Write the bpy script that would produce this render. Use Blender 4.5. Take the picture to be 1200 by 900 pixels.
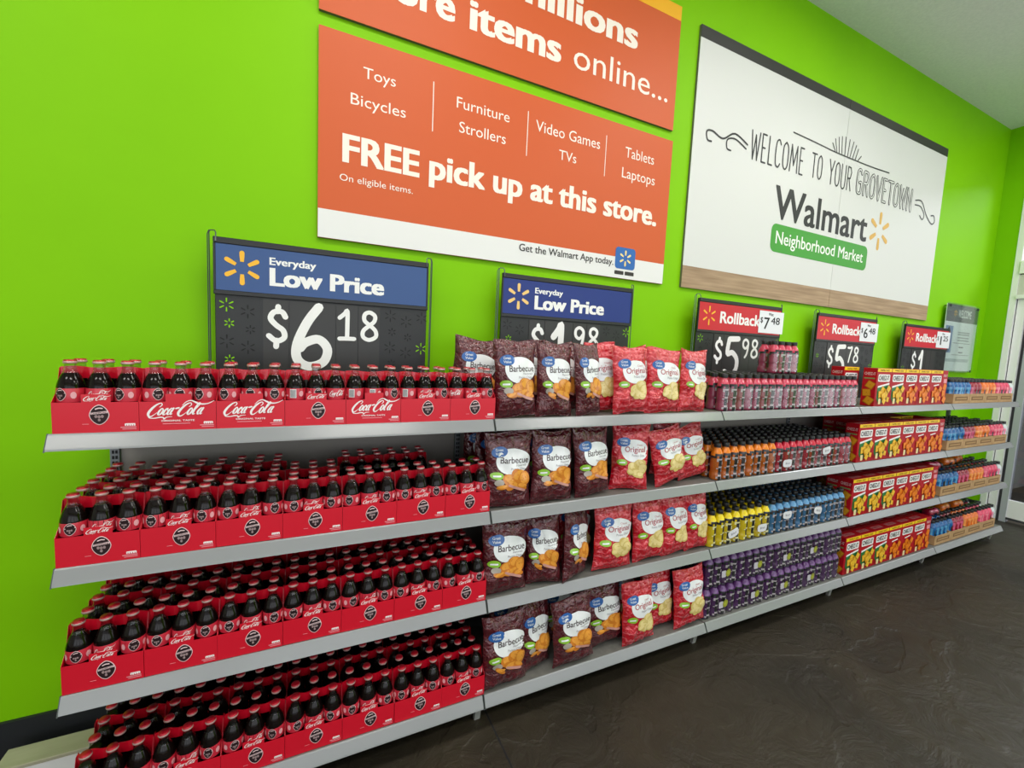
import bpy, math, random
from math import sin, cos, pi, radians
from mathutils import Vector, Matrix, noise
from mathutils.geometry import tessellate_polygon

for o in list(bpy.data.objects):
    bpy.data.objects.remove(o, do_unlink=True)
SC = bpy.context.scene
COL = SC.collection
RND = random.Random(7)

# ------------------------------------------------------------------ camera, world, lights, exposure
cam_d = bpy.data.cameras.new('camera')
cam = bpy.data.objects.new('camera', cam_d)
COL.objects.link(cam)
SC.camera = cam
cam_d.sensor_fit = 'HORIZONTAL'
cam_d.sensor_width = 36.0
cam_d.lens = 36.0 * 504.17 / 1200.0
cam_d.clip_start = 0.02
_r = Vector((0.90330266, -0.42646031, 0.04664655))
_u = Vector((-0.00419796, 0.09994028, 0.99498458))
_f = Vector((0.4289833, 0.89896804, -0.08848606))
cam.matrix_world = Matrix(((_r.x, _u.x, -_f.x, 0.5922), (_r.y, _u.y, -_f.y, -1.4551), (_r.z, _u.z, -_f.z, 1.5167), (0, 0, 0, 1)))

SC.view_settings.view_transform = 'Standard'
SC.view_settings.look = 'None'
SC.view_settings.gamma = 1.0
SC.view_settings.use_curve_mapping = False
SC.view_settings.exposure = 0.0

world = bpy.data.worlds.new('world')
SC.world = world
world.use_nodes = True
bg = world.node_tree.nodes['Background']
bg.inputs[0].default_value = (0.86, 0.93, 1.0, 1)
bg.inputs[1].default_value = 0.85


def area(name, loc, rot, sx, sy, power, col):
    l = bpy.data.lights.new(name, 'AREA')
    l.shape = 'RECTANGLE'
    l.size = sx
    l.size_y = sy
    l.energy = power
    l.color = col
    o = bpy.data.objects.new(name, l)
    COL.objects.link(o)
    o.location = loc
    o.rotation_euler = rot
    return o


# assumed daylight through unseen storefront glazing behind the photographer, tilted to brighten the ceiling
for wx in (-2.4, 0.1, 2.6, 5.1):
    area('assumed_daylight', (wx + 0.7, -5.4, 1.75), (radians(122), 0, 0), 2.0, 2.4, 25, (0.93, 0.97, 1.0))
ASSUMED_LAMPS = [(-1.5, -2.9), (1.2, -2.9), (3.9, -2.9), (6.2, -2.9), (-1.5, -0.9), (1.0, -0.9), (3.4, -0.9), (5.6, -1.0)]  # last entry is an extra lamp, added to brighten door frame and right wall
for lx, ly in ASSUMED_LAMPS:  # assumed overhead lamps, none of them in view
    area('assumed_lamp_light', (lx, ly, 3.80), (0, 0, 0), 1.15, 0.5, 25.5 if lx < 5 else 19, (1.0, 0.97, 0.92))
area('entrance_fill_light', (6.76, -1.6, 1.25), (0, radians(72), 0), 2.0, 1.9, 17, (0.95, 0.98, 1.0))  # added, unseen fill light by the entrance; brightens floor and goods at right
area('vestibule_fill_light', (8.2, -1.2, 3.8), (0, 0, 0), 1.2, 1.2, 170, (1.0, 0.99, 0.97))  # added fill light that brightens the vestibule behind the door glass

# ------------------------------------------------------------------ materials
_M = {}


def lin(c):
    return tuple(((v / 255.0) / 12.92 if v / 255.0 <= 0.04045 else (((v / 255.0) + 0.055) / 1.055) ** 2.4) for v in c)


def mat(name, rgb=(128, 128, 128), rough=0.5, metal=0.0, coat=0.0, spec=0.5):
    if name in _M:
        return _M[name]
    m = bpy.data.materials.new(name)
    m.use_nodes = True
    b = m.node_tree.nodes['Principled BSDF']
    b.inputs['Base Color'].default_value = (*lin(rgb), 1)
    b.inputs['Roughness'].default_value = rough
    b.inputs['Metallic'].default_value = metal
    b.inputs['Coat Weight'].default_value = coat
    b.inputs['Coat Roughness'].default_value = 0.08
    b.inputs['Specular IOR Level'].default_value = spec
    _M[name] = m
    return m


def nodes(m):
    nt = m.node_tree
    return nt, nt.nodes['Principled BSDF']


def add_noise(m, scale, c1, c2, detail=4, bump=0.0, coord='Object', dist=0.01, stretch=None, rough=None):
    nt, b = nodes(m)
    tc = nt.nodes.new('ShaderNodeTexCoord')
    n = nt.nodes.new('ShaderNodeTexNoise')
    n.inputs['Scale'].default_value = scale
    n.inputs['Detail'].default_value = detail
    src = tc.outputs[coord]
    if stretch:
        mp = nt.nodes.new('ShaderNodeMapping')
        mp.inputs['Scale'].default_value = stretch
        nt.links.new(src, mp.inputs[0])
        src = mp.outputs[0]
    nt.links.new(src, n.inputs['Vector'])
    r = nt.nodes.new('ShaderNodeValToRGB')
    r.color_ramp.elements[0].position = 0.3
    r.color_ramp.elements[1].position = 0.7
    r.color_ramp.elements[0].color = (*lin(c1), 1)
    r.color_ramp.elements[1].color = (*lin(c2), 1)
    nt.links.new(n.outputs['Fac'], r.inputs[0])
    nt.links.new(r.outputs[0], b.inputs['Base Color'])
    if bump:
        bp = nt.nodes.new('ShaderNodeBump')
        bp.inputs['Strength'].default_value = bump
        bp.inputs['Distance'].default_value = dist
        nt.links.new(n.outputs['Fac'], bp.inputs['Height'])
        nt.links.new(bp.outputs[0], b.inputs['Normal'])
    return m


def ink(rgb, rough=0.45, coat=0.0):
    return mat('ink_%d_%d_%d_%d' % (*rgb, int(rough * 100)), rgb, rough, 0, coat, 0.3)


# setting
M_WALL = mat('green_wall_paint', (128, 200, 10), 0.55, 0, 0, 0.16)
add_noise(M_WALL, 1.3, (128, 198, 0), (135, 205, 2), 3, 0.0)
M_CEIL = mat('ceiling_paint', (176, 176, 172), 0.9)
add_noise(M_CEIL, 60, (228, 229, 226), (238, 238, 235), 4, 0.25, dist=0.004)
M_BASEB = mat('black_baseboard', (34, 36, 40), 0.5)
M_FLOOR = mat('slate_floor', (58, 54, 48), 0.5, 0, 0, 0.4)


def floor_nodes():
    nt, b = nodes(M_FLOOR)
    tc = nt.nodes.new('ShaderNodeTexCoord')
    n1 = nt.nodes.new('ShaderNodeTexNoise')
    n1.inputs['Scale'].default_value = 1.4
    n1.inputs['Detail'].default_value = 8
    n1.inputs['Distortion'].default_value = 0.8
    n2 = nt.nodes.new('ShaderNodeTexNoise')
    n2.inputs['Scale'].default_value = 5.0
    n2.inputs['Detail'].default_value = 9
    n2.inputs['Roughness'].default_value = 0.62
    n2.inputs['Distortion'].default_value = 1.5
    for n in (n1, n2):
        nt.links.new(tc.outputs['Object'], n.inputs['Vector'])
    r = nt.nodes.new('ShaderNodeValToRGB')
    e = r.color_ramp.elements
    e[0].position, e[0].color = 0.3, (*lin((35, 31, 25)), 1)
    e[1].position, e[1].color = 0.72, (*lin((56, 49, 38)), 1)
    nt.links.new(n1.outputs['Fac'], r.inputs[0])
    nt.links.new(r.outputs[0], b.inputs['Base Color'])
    # cleft edges: terraces of the noise
    mu = nt.nodes.new('ShaderNodeMath')
    mu.operation = 'MULTIPLY'
    mu.inputs[1].default_value = 7.0
    nt.links.new(n1.outputs['Fac'], mu.inputs[0])
    fr = nt.nodes.new('ShaderNodeMath')
    fr.operation = 'FRACT'
    nt.links.new(mu.outputs[0], fr.inputs[0])
    pw = nt.nodes.new('ShaderNodeMath')
    pw.operation = 'POWER'
    pw.inputs[1].default_value = 9.0
    nt.links.new(fr.outputs[0], pw.inputs[0])
    ad = nt.nodes.new('ShaderNodeMath')
    ad.operation = 'MULTIPLY_ADD'
    ad.inputs[1].default_value = 0.35
    nt.links.new(pw.outputs[0], ad.inputs[0])
    nt.links.new(n2.outputs['Fac'], ad.inputs[2])
    bp = nt.nodes.new('ShaderNodeBump')
    bp.inputs['Strength'].default_value = 0.6
    bp.inputs['Distance'].default_value = 0.016
    nt.links.new(ad.outputs[0], bp.inputs['Height'])
    nt.links.new(bp.outputs[0], b.inputs['Normal'])
    rr = nt.nodes.new('ShaderNodeMapRange')
    rr.inputs['To Min'].default_value = 0.34
    rr.inputs['To Max'].default_value = 0.6
    nt.links.new(n2.outputs['Fac'], rr.inputs['Value'])
    nt.links.new(rr.outputs[0], b.inputs['Roughness'])


floor_nodes()
M_SHELF = mat('grey_shelf_enamel', (150, 150, 146), 0.38)
M_SHELFTOP = mat('grey_shelf_deck', (108, 108, 104), 0.5)
add_noise(M_SHELFTOP, 30, (98, 98, 94), (114, 113, 108), 3)
M_CHAN = mat('clear_price_channel', (142, 144, 146), 0.2)
M_CHANEDGE = mat('channel_end_grey', (70, 76, 74), 0.5)
M_PANEL = mat('gondola_back_panel', (140, 134, 128), 0.6)
M_POST = mat('gondola_post', (128, 132, 136), 0.4)
M_SLOT = mat('slot_dark', (18, 20, 24), 0.8)
M_TAN = mat('tan_plinth_top', (176, 172, 146), 0.7)
add_noise(M_TAN, 6, (164, 160, 134), (182, 178, 152), 5, stretch=(1, 4, 1))
M_WHITE = mat('white_panel', (235, 235, 232), 0.5)
M_WHITEFR = mat('white_frame', (250, 250, 250), 0.35)
M_STILE = mat('aluminium_stile', (182, 186, 192), 0.4)
M_GASKET = mat('dark_gasket', (60, 60, 64), 0.6)
M_CONC = mat('vestibule_concrete', (120, 118, 116), 0.8)
add_noise(M_CONC, 2.0, (120, 118, 118), (156, 154, 150), 5)
M_BLACKP = mat('black_plastic', (34, 35, 36), 0.42)
M_WIRE = mat('wire_steel', (96, 104, 104), 0.3, 0.7)
M_WOOD = mat('oak_print', (170, 140, 108), 0.6)
add_noise(M_WOOD, 5, (148, 120, 92), (186, 158, 126), 6, stretch=(0.6, 6, 12))
M_CARD = mat('kraft_cardboard', (178, 142, 98), 0.8)
add_noise(M_CARD, 25, (170, 134, 92), (188, 152, 108), 3)
M_CARDIN = mat('kraft_cardboard_inside', (150, 112, 70), 0.85)


def mixglass(name, tint, gloss_rough, fac, glossc=(1, 1, 1)):
    m = bpy.data.materials.new(name)
    m.use_nodes = True
    nt = m.node_tree
    nt.nodes.remove(nt.nodes['Principled BSDF'])
    out = nt.nodes['Material Output']
    tr = nt.nodes.new('ShaderNodeBsdfTransparent')
    tr.inputs[0].default_value = (*tint, 1)
    gl = nt.nodes.new('ShaderNodeBsdfGlossy')
    gl.inputs['Color'].default_value = (*glossc, 1)
    gl.inputs['Roughness'].default_value = gloss_rough
    fr = nt.nodes.new('ShaderNodeLayerWeight')
    fr.inputs[0].default_value = fac
    mx = nt.nodes.new('ShaderNodeMixShader')
    pw = nt.nodes.new('ShaderNodeMath')
    pw.operation = 'POWER'
    pw.inputs[1].default_value = 3.0
    ml = nt.nodes.new('ShaderNodeMath')
    ml.operation = 'MULTIPLY_ADD'
    ml.inputs[1].default_value = fac
    ml.inputs[2].default_value = 0.04
    fr.inputs[0].default_value = 0.5
    nt.links.new(fr.outputs['Facing'], pw.inputs[0])
    nt.links.new(pw.outputs[0], ml.inputs[0])
    nt.links.new(ml.outputs[0], mx.inputs[0])
    nt.links.new(tr.outputs[0], mx.inputs[1])
    nt.links.new(gl.outputs[0], mx.inputs[2])
    nt.links.new(mx.outputs[0], out.inputs[0])
    return m


M_NECK = mixglass('clear_neck_glass', (0.82, 0.80, 0.80), 0.08, 0.9)
M_DOORG = mixglass('tinted_door_glass', (0.66, 0.67, 0.70), 0.02, 0.5)
M_ACRYL = mixglass('clear_acrylic', (0.93, 0.96, 0.96), 0.08, 0.35)
M_COLA = mat('dark_cola', (15, 7, 6), 0.09, 0, 0.0, 0.28)
M_CAPR = mat('red_crown_cap', (178, 22, 40), 0.3, 0.25)
M_CAPS = mat('red_crown_cap_skirt', (214, 172, 168), 0.25, 0.3)
M_CRED = mat('red_carton_board', (212, 10, 40), 0.42, 0, 0.12)
M_CREDG = mat('red_carton_glossy', (214, 14, 40), 0.25, 0, 0.5)
M_CREDE = mat('carton_brown_edge', (120, 88, 60), 0.8)
M_LABR = mat('bottle_label_red', (200, 40, 60), 0.35, 0, 0.3)

# ------------------------------------------------------------------ mesh helpers


class MB:
    def __init__(s):
        s.v = []
        s.f = []
        s.mi = []
        s.mats = []

    def m(s, material):
        if material not in s.mats:
            s.mats.append(material)
        return s.mats.index(material)

    def add(s, verts, faces, material):
        b = len(s.v)
        s.v.extend([tuple(p) for p in verts])
        k = s.m(material)
        for f in faces:
            s.f.append(tuple(b + i for i in f))
            s.mi.append(k)

    def box(s, x0, x1, y0, y1, z0, z1, material):
        v = [(x, y, z) for z in (z0, z1) for y in (y0, y1) for x in (x0, x1)]
        s.add(v, [(0, 2, 3, 1), (4, 5, 7, 6), (0, 1, 5, 4), (2, 6, 7, 3), (0, 4, 6, 2), (1, 3, 7, 5)], material)

    def bbox(s, x0, x1, y0, y1, z0, z1, material, c=0.002):
        # chamfered box
        v = []
        for z in (z0, z1):
            for y in (y0, y1):
                for x in (x0, x1):
                    sx = c if x == x0 else -c
                    sy = c if y == y0 else -c
                    sz = c if z == z0 else -c
                    v += [(x, y + sy, z + sz), (x + sx, y, z + sz), (x + sx, y + sy, z)]
        idx = lambda i, k: i * 3 + k
        F = []
        for k, quads in ((0, [(0, 4, 6, 2), (1, 3, 7, 5)]), (1, [(0, 1, 5, 4), (2, 6, 7, 3)]), (2, [(0, 2, 3, 1), (4, 5, 7, 6)])):
            for q in quads:
                F.append(tuple(idx(i, k) for i in q))
        ed = [((0, 1), 1, 2), ((2, 3), 1, 2), ((4, 5), 1, 2), ((6, 7), 1, 2), ((0, 2), 0, 2), ((1, 3), 0, 2), ((4, 6), 0, 2), ((5, 7), 0, 2), ((0, 4), 0, 1), ((1, 5), 0, 1), ((2, 6), 0, 1), ((3, 7), 0, 1)]
        for (a, b), k, l in ed:
            F.append((idx(a, k), idx(b, k), idx(b, l), idx(a, l)))
        for i in range(8):
            F.append((idx(i, 0), idx(i, 1), idx(i, 2)))
        s.add(v, F, material)

    def prism(s, pts, a0, a1, material, axis='x'):
        # polygon given in the other two axes, extruded along axis
        n = len(pts)
        def P(a, p):
            return (a, p[0], p[1]) if axis == 'x' else ((p[0], a, p[1]) if axis == 'y' else (p[0], p[1], a))
        v = [P(a0, p) for p in pts] + [P(a1, p) for p in pts]
        f = [tuple(range(n))[::-1], tuple(range(n, 2 * n))] + [(i, (i + 1) % n, n + (i + 1) % n, n + i) for i in range(n)]
        s.add(v, f, material)

    def lathe(s, prof, seg, pick, cx=0, cy=0, cap0=True, cap1=True):
        # prof [(r,z)], pick(i_ring, ang) -> material
        b = len(s.v)
        for r, z in prof:
            for k in range(seg):
                a = 2 * pi * k / seg
                s.v.append((cx + r * sin(a), cy - r * cos(a), z))
        for i in range(len(prof) - 1):
            for k in range(seg):
                a = (k + 0.5) / seg * 360
                mm = pick(i, a if a < 180 else a - 360) if callable(pick) else pick
                s.f.append((b + i * seg + k, b + i * seg + (k + 1) % seg, b + (i + 1) * seg + (k + 1) % seg, b + (i + 1) * seg + k))
                s.mi.append(s.m(mm))
        if cap0:
            s.f.append(tuple(b + k for k in range(seg))[::-1])
            s.mi.append(s.m(pick(0, 0) if callable(pick) else pick))
        if cap1:
            n = (len(prof) - 1) * seg
            s.f.append(tuple(b + n + k for k in range(seg)))
            s.mi.append(s.m(pick(len(prof) - 2, 0) if callable(pick) else pick))

    def tube(s, pts, r, material, seg=6):
        pts = [Vector(p) for p in pts]
        b = len(s.v)
        for i, p in enumerate(pts):
            d = (pts[min(i + 1, len(pts) - 1)] - pts[max(i - 1, 0)]).normalized()
            a = d.cross(Vector((0.31, 0.9, 0.27))).normalized()
            c = d.cross(a)
            for k in range(seg):
                t = 2 * pi * k / seg
                s.v.append(tuple(p + (a * cos(t) + c * sin(t)) * r))
        k0 = s.m(material)
        for i in range(len(pts) - 1):
            for k in range(seg):
                s.f.append((b + i * seg + k, b + i * seg + (k + 1) % seg, b + (i + 1) * seg + (k + 1) % seg, b + (i + 1) * seg + k))
                s.mi.append(k0)
        s.f.append(tuple(b + k for k in range(seg)))
        s.f.append(tuple(b + (len(pts) - 1) * seg + k for k in range(seg)))
        s.mi += [k0, k0]

    def mesh(s, name, smooth=False, sharp=0.6):
        me = bpy.data.meshes.new(name)
        me.from_pydata(s.v, [], s.f)
        for m_ in s.mats:
            me.materials.append(m_)
        me.polygons.foreach_set('material_index', s.mi)
        if smooth:
            me.polygons.foreach_set('use_smooth', [True] * len(s.f))
            me.set_sharp_from_angle(angle=sharp)
        me.update()
        return me

    def build(s, name, parent=None, smooth=False, sharp=0.6):
        return link(name, s.mesh(name, smooth, sharp), parent)


def link(name, me, parent=None):
    o = bpy.data.objects.new(name, me)
    COL.objects.link(o)
    if parent:
        o.parent = parent
    return o


def tag(o, label=None, cat=None, group=None, kind=None):
    for k, v_ in (('label', label), ('category', cat), ('group', group), ('kind', kind)):
        if v_:
            o[k] = v_
    return o


def empty(name, loc=(0, 0, 0), label=None, cat=None, group=None, rot=(0, 0, 0)):
    o = bpy.data.objects.new(name, None)
    o.empty_display_size = 0.05
    COL.objects.link(o)
    o.location = loc
    o.rotation_euler = rot
    return tag(o, label, cat, group)


KIDS = {}


def register(root, kids):
    """kids: list of (name, mesh, loc, [(name, mesh, loc)], label)"""
    KIDS[root] = kids


def stamp(kids, root):
    for nm, me, loc, subs, lab in kids:
        c = link(nm, me, root)
        c.location = loc
        if lab:
            c['label'] = lab
        for snm, sme, sloc in subs:
            g = link(snm, sme, c)
            g.location = sloc


# ------------------------------------------------------------------ flat print
_TX = {}


def text_geo(s, bold=0.0, res=3):
    key = (s, bold)
    if key in _TX:
        return _TX[key]
    cu = bpy.data.curves.new('t', 'FONT')
    cu.body = s
    cu.resolution_u = res
    cu.offset = bold
    cu.fill_mode = 'FRONT'
    ob = bpy.data.objects.new('t', cu)
    COL.objects.link(ob)
    dg = bpy.context.evaluated_depsgraph_get()
    ev = ob.evaluated_get(dg)
    me = ev.to_mesh()
    vs = [(p.co.x, p.co.y) for p in me.vertices]
    fs = [tuple(p.vertices) for p in me.polygons]
    ev.to_mesh_clear()
    bpy.data.objects.remove(ob)
    bpy.data.curves.remove(cu)
    xs = [p[0] for p in vs]
    _TX[key] = (vs, fs, min(xs), max(xs))
    return _TX[key]


def catmull(pts, n=5):
    if len(pts) < 3:
        return pts
    P = [pts[0]] + list(pts) + [pts[-1]]
    out = []
    for i in range(1, len(P) - 2):
        p0, p1, p2, p3 = P[i - 1], P[i], P[i + 1], P[i + 2]
        for k in range(n):
            t = k / n
            out.append(tuple(0.5 * ((2 * b) + (-a + c) * t + (2 * a - 5 * b + 4 * c - d) * t * t + (-a + 3 * b - 3 * c + d) * t ** 3) for a, b, c, d in zip(p0, p1, p2, p3)))
    out.append(tuple(pts[-1]))
    return out


class Print:
    def __init__(s):
        s.items = []

    def raw(s, vs, fs, material, layer=0, ramp=0.0):
        # each piece of print lies a hair above the one before, so that no two are coplanar
        s.items.append((vs, fs, material, layer + 0.02 * (len(s.items) % 40), ramp))

    def poly(s, pts, material, layer=0):
        tr = tessellate_polygon([[Vector((p[0], p[1], 0)) for p in pts]])
        s.raw(pts, [tuple(t) for t in tr], material, layer)

    def rect(s, x0, x1, z0, z1, material, layer=0, nx=1, nz=1):
        vs = [(x0 + (x1 - x0) * i / nx, z0 + (z1 - z0) * j / nz) for j in range(nz + 1) for i in range(nx + 1)]
        fs = [(j * (nx + 1) + i, j * (nx + 1) + i + 1, (j + 1) * (nx + 1) + i + 1, (j + 1) * (nx + 1) + i) for j in range(nz) for i in range(nx)]
        s.raw(vs, fs, material, layer)

    def rrect(s, x0, x1, z0, z1, r, material, layer=0):
        pts = []
        for cx, cz, a0 in ((x1 - r, z1 - r, 0), (x0 + r, z1 - r, 90), (x0 + r, z0 + r, 180), (x1 - r, z0 + r, 270)):
            for k in range(5):
                a = radians(a0 + 90 * k / 4)
                pts.append((cx + r * cos(a), cz + r * sin(a)))
        s.raw(pts, [tuple(range(len(pts)))], material, layer)

    def ell(s, cx, cz, rx, rz, material, layer=0, rings=1, seg=24, rot=0, wob=0, power=1.0):
        vs = [(cx, cz)]
        c_, s_ = cos(rot), sin(rot)
        for j in range(1, rings + 1):
            for k in range(seg):
                a = 2 * pi * k / seg
                w = (1 + wob * sin(3 * a + 1)) * j / rings
                x = abs(cos(a)) ** power * (1 if cos(a) >= 0 else -1) * rx * w
                z = abs(sin(a)) ** power * (1 if sin(a) >= 0 else -1) * rz * w
                vs.append((cx + x * c_ - z * s_, cz + x * s_ + z * c_))
        fs = [(0, 1 + k, 1 + (k + 1) % seg) for k in range(seg)]
        for j in range(rings - 1):
            b = 1 + j * seg
            fs += [(b + k, b + seg + k, b + seg + (k + 1) % seg, b + (k + 1) % seg) for k in range(seg)]
        s.raw(vs, fs, material, layer)

    def stroke(s, pts, w, material, layer=0, smooth=True, cap=True, n=5):
        # pts (x,z) or (x,z,w)
        P = [(p[0], p[1], (p[2] if len(p) > 2 else w)) for p in pts]
        if smooth:
            P = catmull(P, n)
        elif len(P) > 2:
            for a, b in zip(P, P[1:]):
                s.stroke([a, b], w, material, layer, False, cap)
            return
        vs, fs = [], []
        for i, p in enumerate(P):
            a = P[max(i - 1, 0)]
            b = P[min(i + 1, len(P) - 1)]
            dx, dz = b[0] - a[0], b[1] - a[1]
            l = math.hypot(dx, dz) or 1
            nx, nz = -dz / l * p[2] / 2, dx / l * p[2] / 2
            vs += [(p[0] + nx, p[1] + nz), (p[0] - nx, p[1] - nz)]
        for i in range(len(P) - 1):
            fs.append((2 * i, 2 * i + 1, 2 * i + 3, 2 * i + 2))
        s.raw(vs, fs, material, layer, 0.3)
        if cap:
            for p in (P[0], P[-1]) if smooth else P:
                s.ell(p[0], p[1], p[2] / 2, p[2] / 2, material, layer, 1, 8)

    def text(s, string, x0, z0, cap, width, material, layer=0, bold=0.0, slope=0.0, shear=0.0):
        vs, fs, a, b = text_geo(string, 0.0)
        hv = text_geo('H', 0.0)[0]
        sc = cap / max(p[1] for p in hv)
        bo = max(0.0, bold)
        sx = (width / (b - a + 2 * bo)) if width else sc * 0.92
        offs = [(0, 0)] if bo == 0 else [(-bo, -bo * .5), (bo, bo * .5), (-bo, bo * .5), (bo, -bo * .5), (0, 0)]
        for dx, dz in offs:
            s.raw([(x0 + (x - a + dx + bo) * sx + shear * z * sc, z0 + (z + dz) * sc + slope * (x - a) * sx) for x, z in vs], fs, material, layer)

    def burst(s, cx, cz, R, material, layer=0, w=None, fat=1.0):
        w = w or R * 0.26
        for k in range(6):
            a = radians(90 + 60 * k)
            r0, r1 = R * 0.36, R
            pts = [(cx + cos(a) * r0, cz + sin(a) * r0, w * 0.7), (cx + cos(a) * (r0 + r1) / 2, cz + sin(a) * (r0 + r1) / 2, w * 0.95), (cx + cos(a) * (r1 - w / 2), cz + sin(a) * (r1 - w / 2), w)]
            s.stroke(pts, w, material, layer, smooth=False, cap=False)
            p = pts[-1]
            s.ell(p[0], p[1], w / 2, w / 2, material, layer, 1, 10)

    def into(s, mb, fn):
        for vs, fs, material, layer, ramp in s.items:
            n = max(1, len(vs) - 1)
            mb.add([fn(x, z, layer + ramp * k / n) for k, (x, z) in enumerate(vs)], fs, material)

    def build(s, name, fn, parent=None):
        mb = MB()
        s.into(mb, fn)
        return mb.build(name, parent)

    def mesh(s, name, fn):
        mb = MB()
        s.into(mb, fn)
        return mb.mesh(name)


def flat(y, ox=0, oz=0):
    return lambda x, z, l: (ox + x, y - 0.0006 * (l + 1), oz + z)


GLY = {
    '$': ([[(.86, .74), (.7, .88), (.35, .86), (.2, .68), (.45, .5), (.76, .36), (.8, .16), (.45, .06), (.12, .2)], [(.54, 1.02), (.52, .88)], [(.46, .08), (.44, -.1)]], .72),
    '6': ([[(.66, 1.0), (.38, .74), (.14, .38), (.14, .12), (.42, 0), (.78, .08), (.88, .3), (.66, .46), (.34, .4), (.2, .3)]], .8),
    '1': ([[(.1, .74), (.38, .9), (.52, 1.0), (.53, .5), (.52, .02)], [(.1, 0), (.52, .01), (.92, .01)]], .55),
    '8': ([[(.5, .54), (.2, .7), (.22, .92), (.5, 1.0), (.8, .88), (.76, .68), (.48, .52), (.14, .32), (.14, .1), (.48, 0), (.86, .12), (.84, .34), (.5, .54)]], .62),
    '9': ([[(.82, .7), (.52, .5), (.18, .62), (.16, .88), (.48, 1.0), (.82, .86), (.84, .56), (.72, .2), (.5, 0)]], .62),
    '5': ([[(.88, .98), (.3, .96)], [(.3, .96), (.24, .58), (.55, .6), (.86, .42), (.84, .14), (.5, 0), (.14, .08)]], .66),
    '7': ([[(.1, .96), (.5, .95), (.9, .98), (.62, .5), (.42, 0)]], .66),
    '0': ([[(.5, 1), (.16, .82), (.1, .5), (.18, .14), (.5, 0), (.84, .16), (.9, .5), (.82, .84), (.5, 1)]], .62),
    '4': ([[(.6, 1), (.1, .35), (.9, .35)], [(.7, .6), (.7, 0)]], .66),
}


def digit(P, ch, x0, z0, h, w, material, layer=0, thick=0.14):
    for st in GLY[ch][0]:
        P.stroke([(x0 + x * w, z0 + z * h) for x, z in st], thick * h * 0.75, material, layer)


LET = {
    'W': [[(0, 1), (.24, 0), (.5, .88), (.74, 0), (1, 1)]], 'E': [[(.9, 1), (.1, 1), (.1, 0), (.9, 0)], [(.1, .52), (.7, .52)]],
    'L': [[(.1, 1), (.1, 0), (.9, 0)]], 'C': [[(.9, .85), (.62, 1), (.2, .9), (.08, .5), (.18, .1), (.6, 0), (.92, .14)]],
    'O': [[(.5, 1), (.12, .85), (.05, .5), (.12, .15), (.5, 0), (.88, .15), (.95, .5), (.88, .85), (.5, 1)]],
    'M': [[(0, 0), (.12, 1), (.5, .25), (.88, 1), (1, 0)]], 'T': [[(0, 1), (1, 1)], [(.5, 1), (.5, 0)]],
    'Y': [[(0, 1), (.5, .5), (1, 1)], [(.5, .5), (.5, 0)]], 'U': [[(.05, 1), (.07, .2), (.3, 0), (.7, 0), (.93, .2), (.95, 1)]],
    'R': [[(.1, 0), (.1, 1), (.7, .98), (.9, .78), (.7, .52), (.1, .5)], [(.45, .5), (.95, 0)]],
    'G': [[(.9, .85), (.62, 1), (.2, .92), (.08, .5), (.18, .08), (.6, 0), (.9, .1), (.9, .46), (.55, .46)]],
    'V': [[(0, 1), (.5, 0), (1, 1)]], 'N': [[(.05, 0), (.05, 1), (.95, 0), (.95, 1)]],
}
SMOOTH = set('COUG')


def word(P, s, x0, x1, z0, h, w, material, layer=0, inner=None, dz=0.0):
    n = len(s)
    wd = [1.35 if c in 'WM' else (0.8 if c in 'LE' else 1.0) for c in s]
    gap = 0.35
    tot = sum(wd) + gap * (n - 1)
    u = (x1 - x0) / tot
    x = x0
    for i, c in enumerate(s):
        zz = z0 + dz * (x - x0) / (x1 - x0)
        for st in LET[c]:
            pts = [(x + a * wd[i] * u, zz + b * h) for a, b in st]
            P.stroke(pts, w, material, layer, smooth=c in SMOOTH)
            if inner:
                P.stroke(pts, w * 0.42, inner, layer + 1, smooth=c in SMOOTH)
        x += (wd[i] + gap) * u


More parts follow.
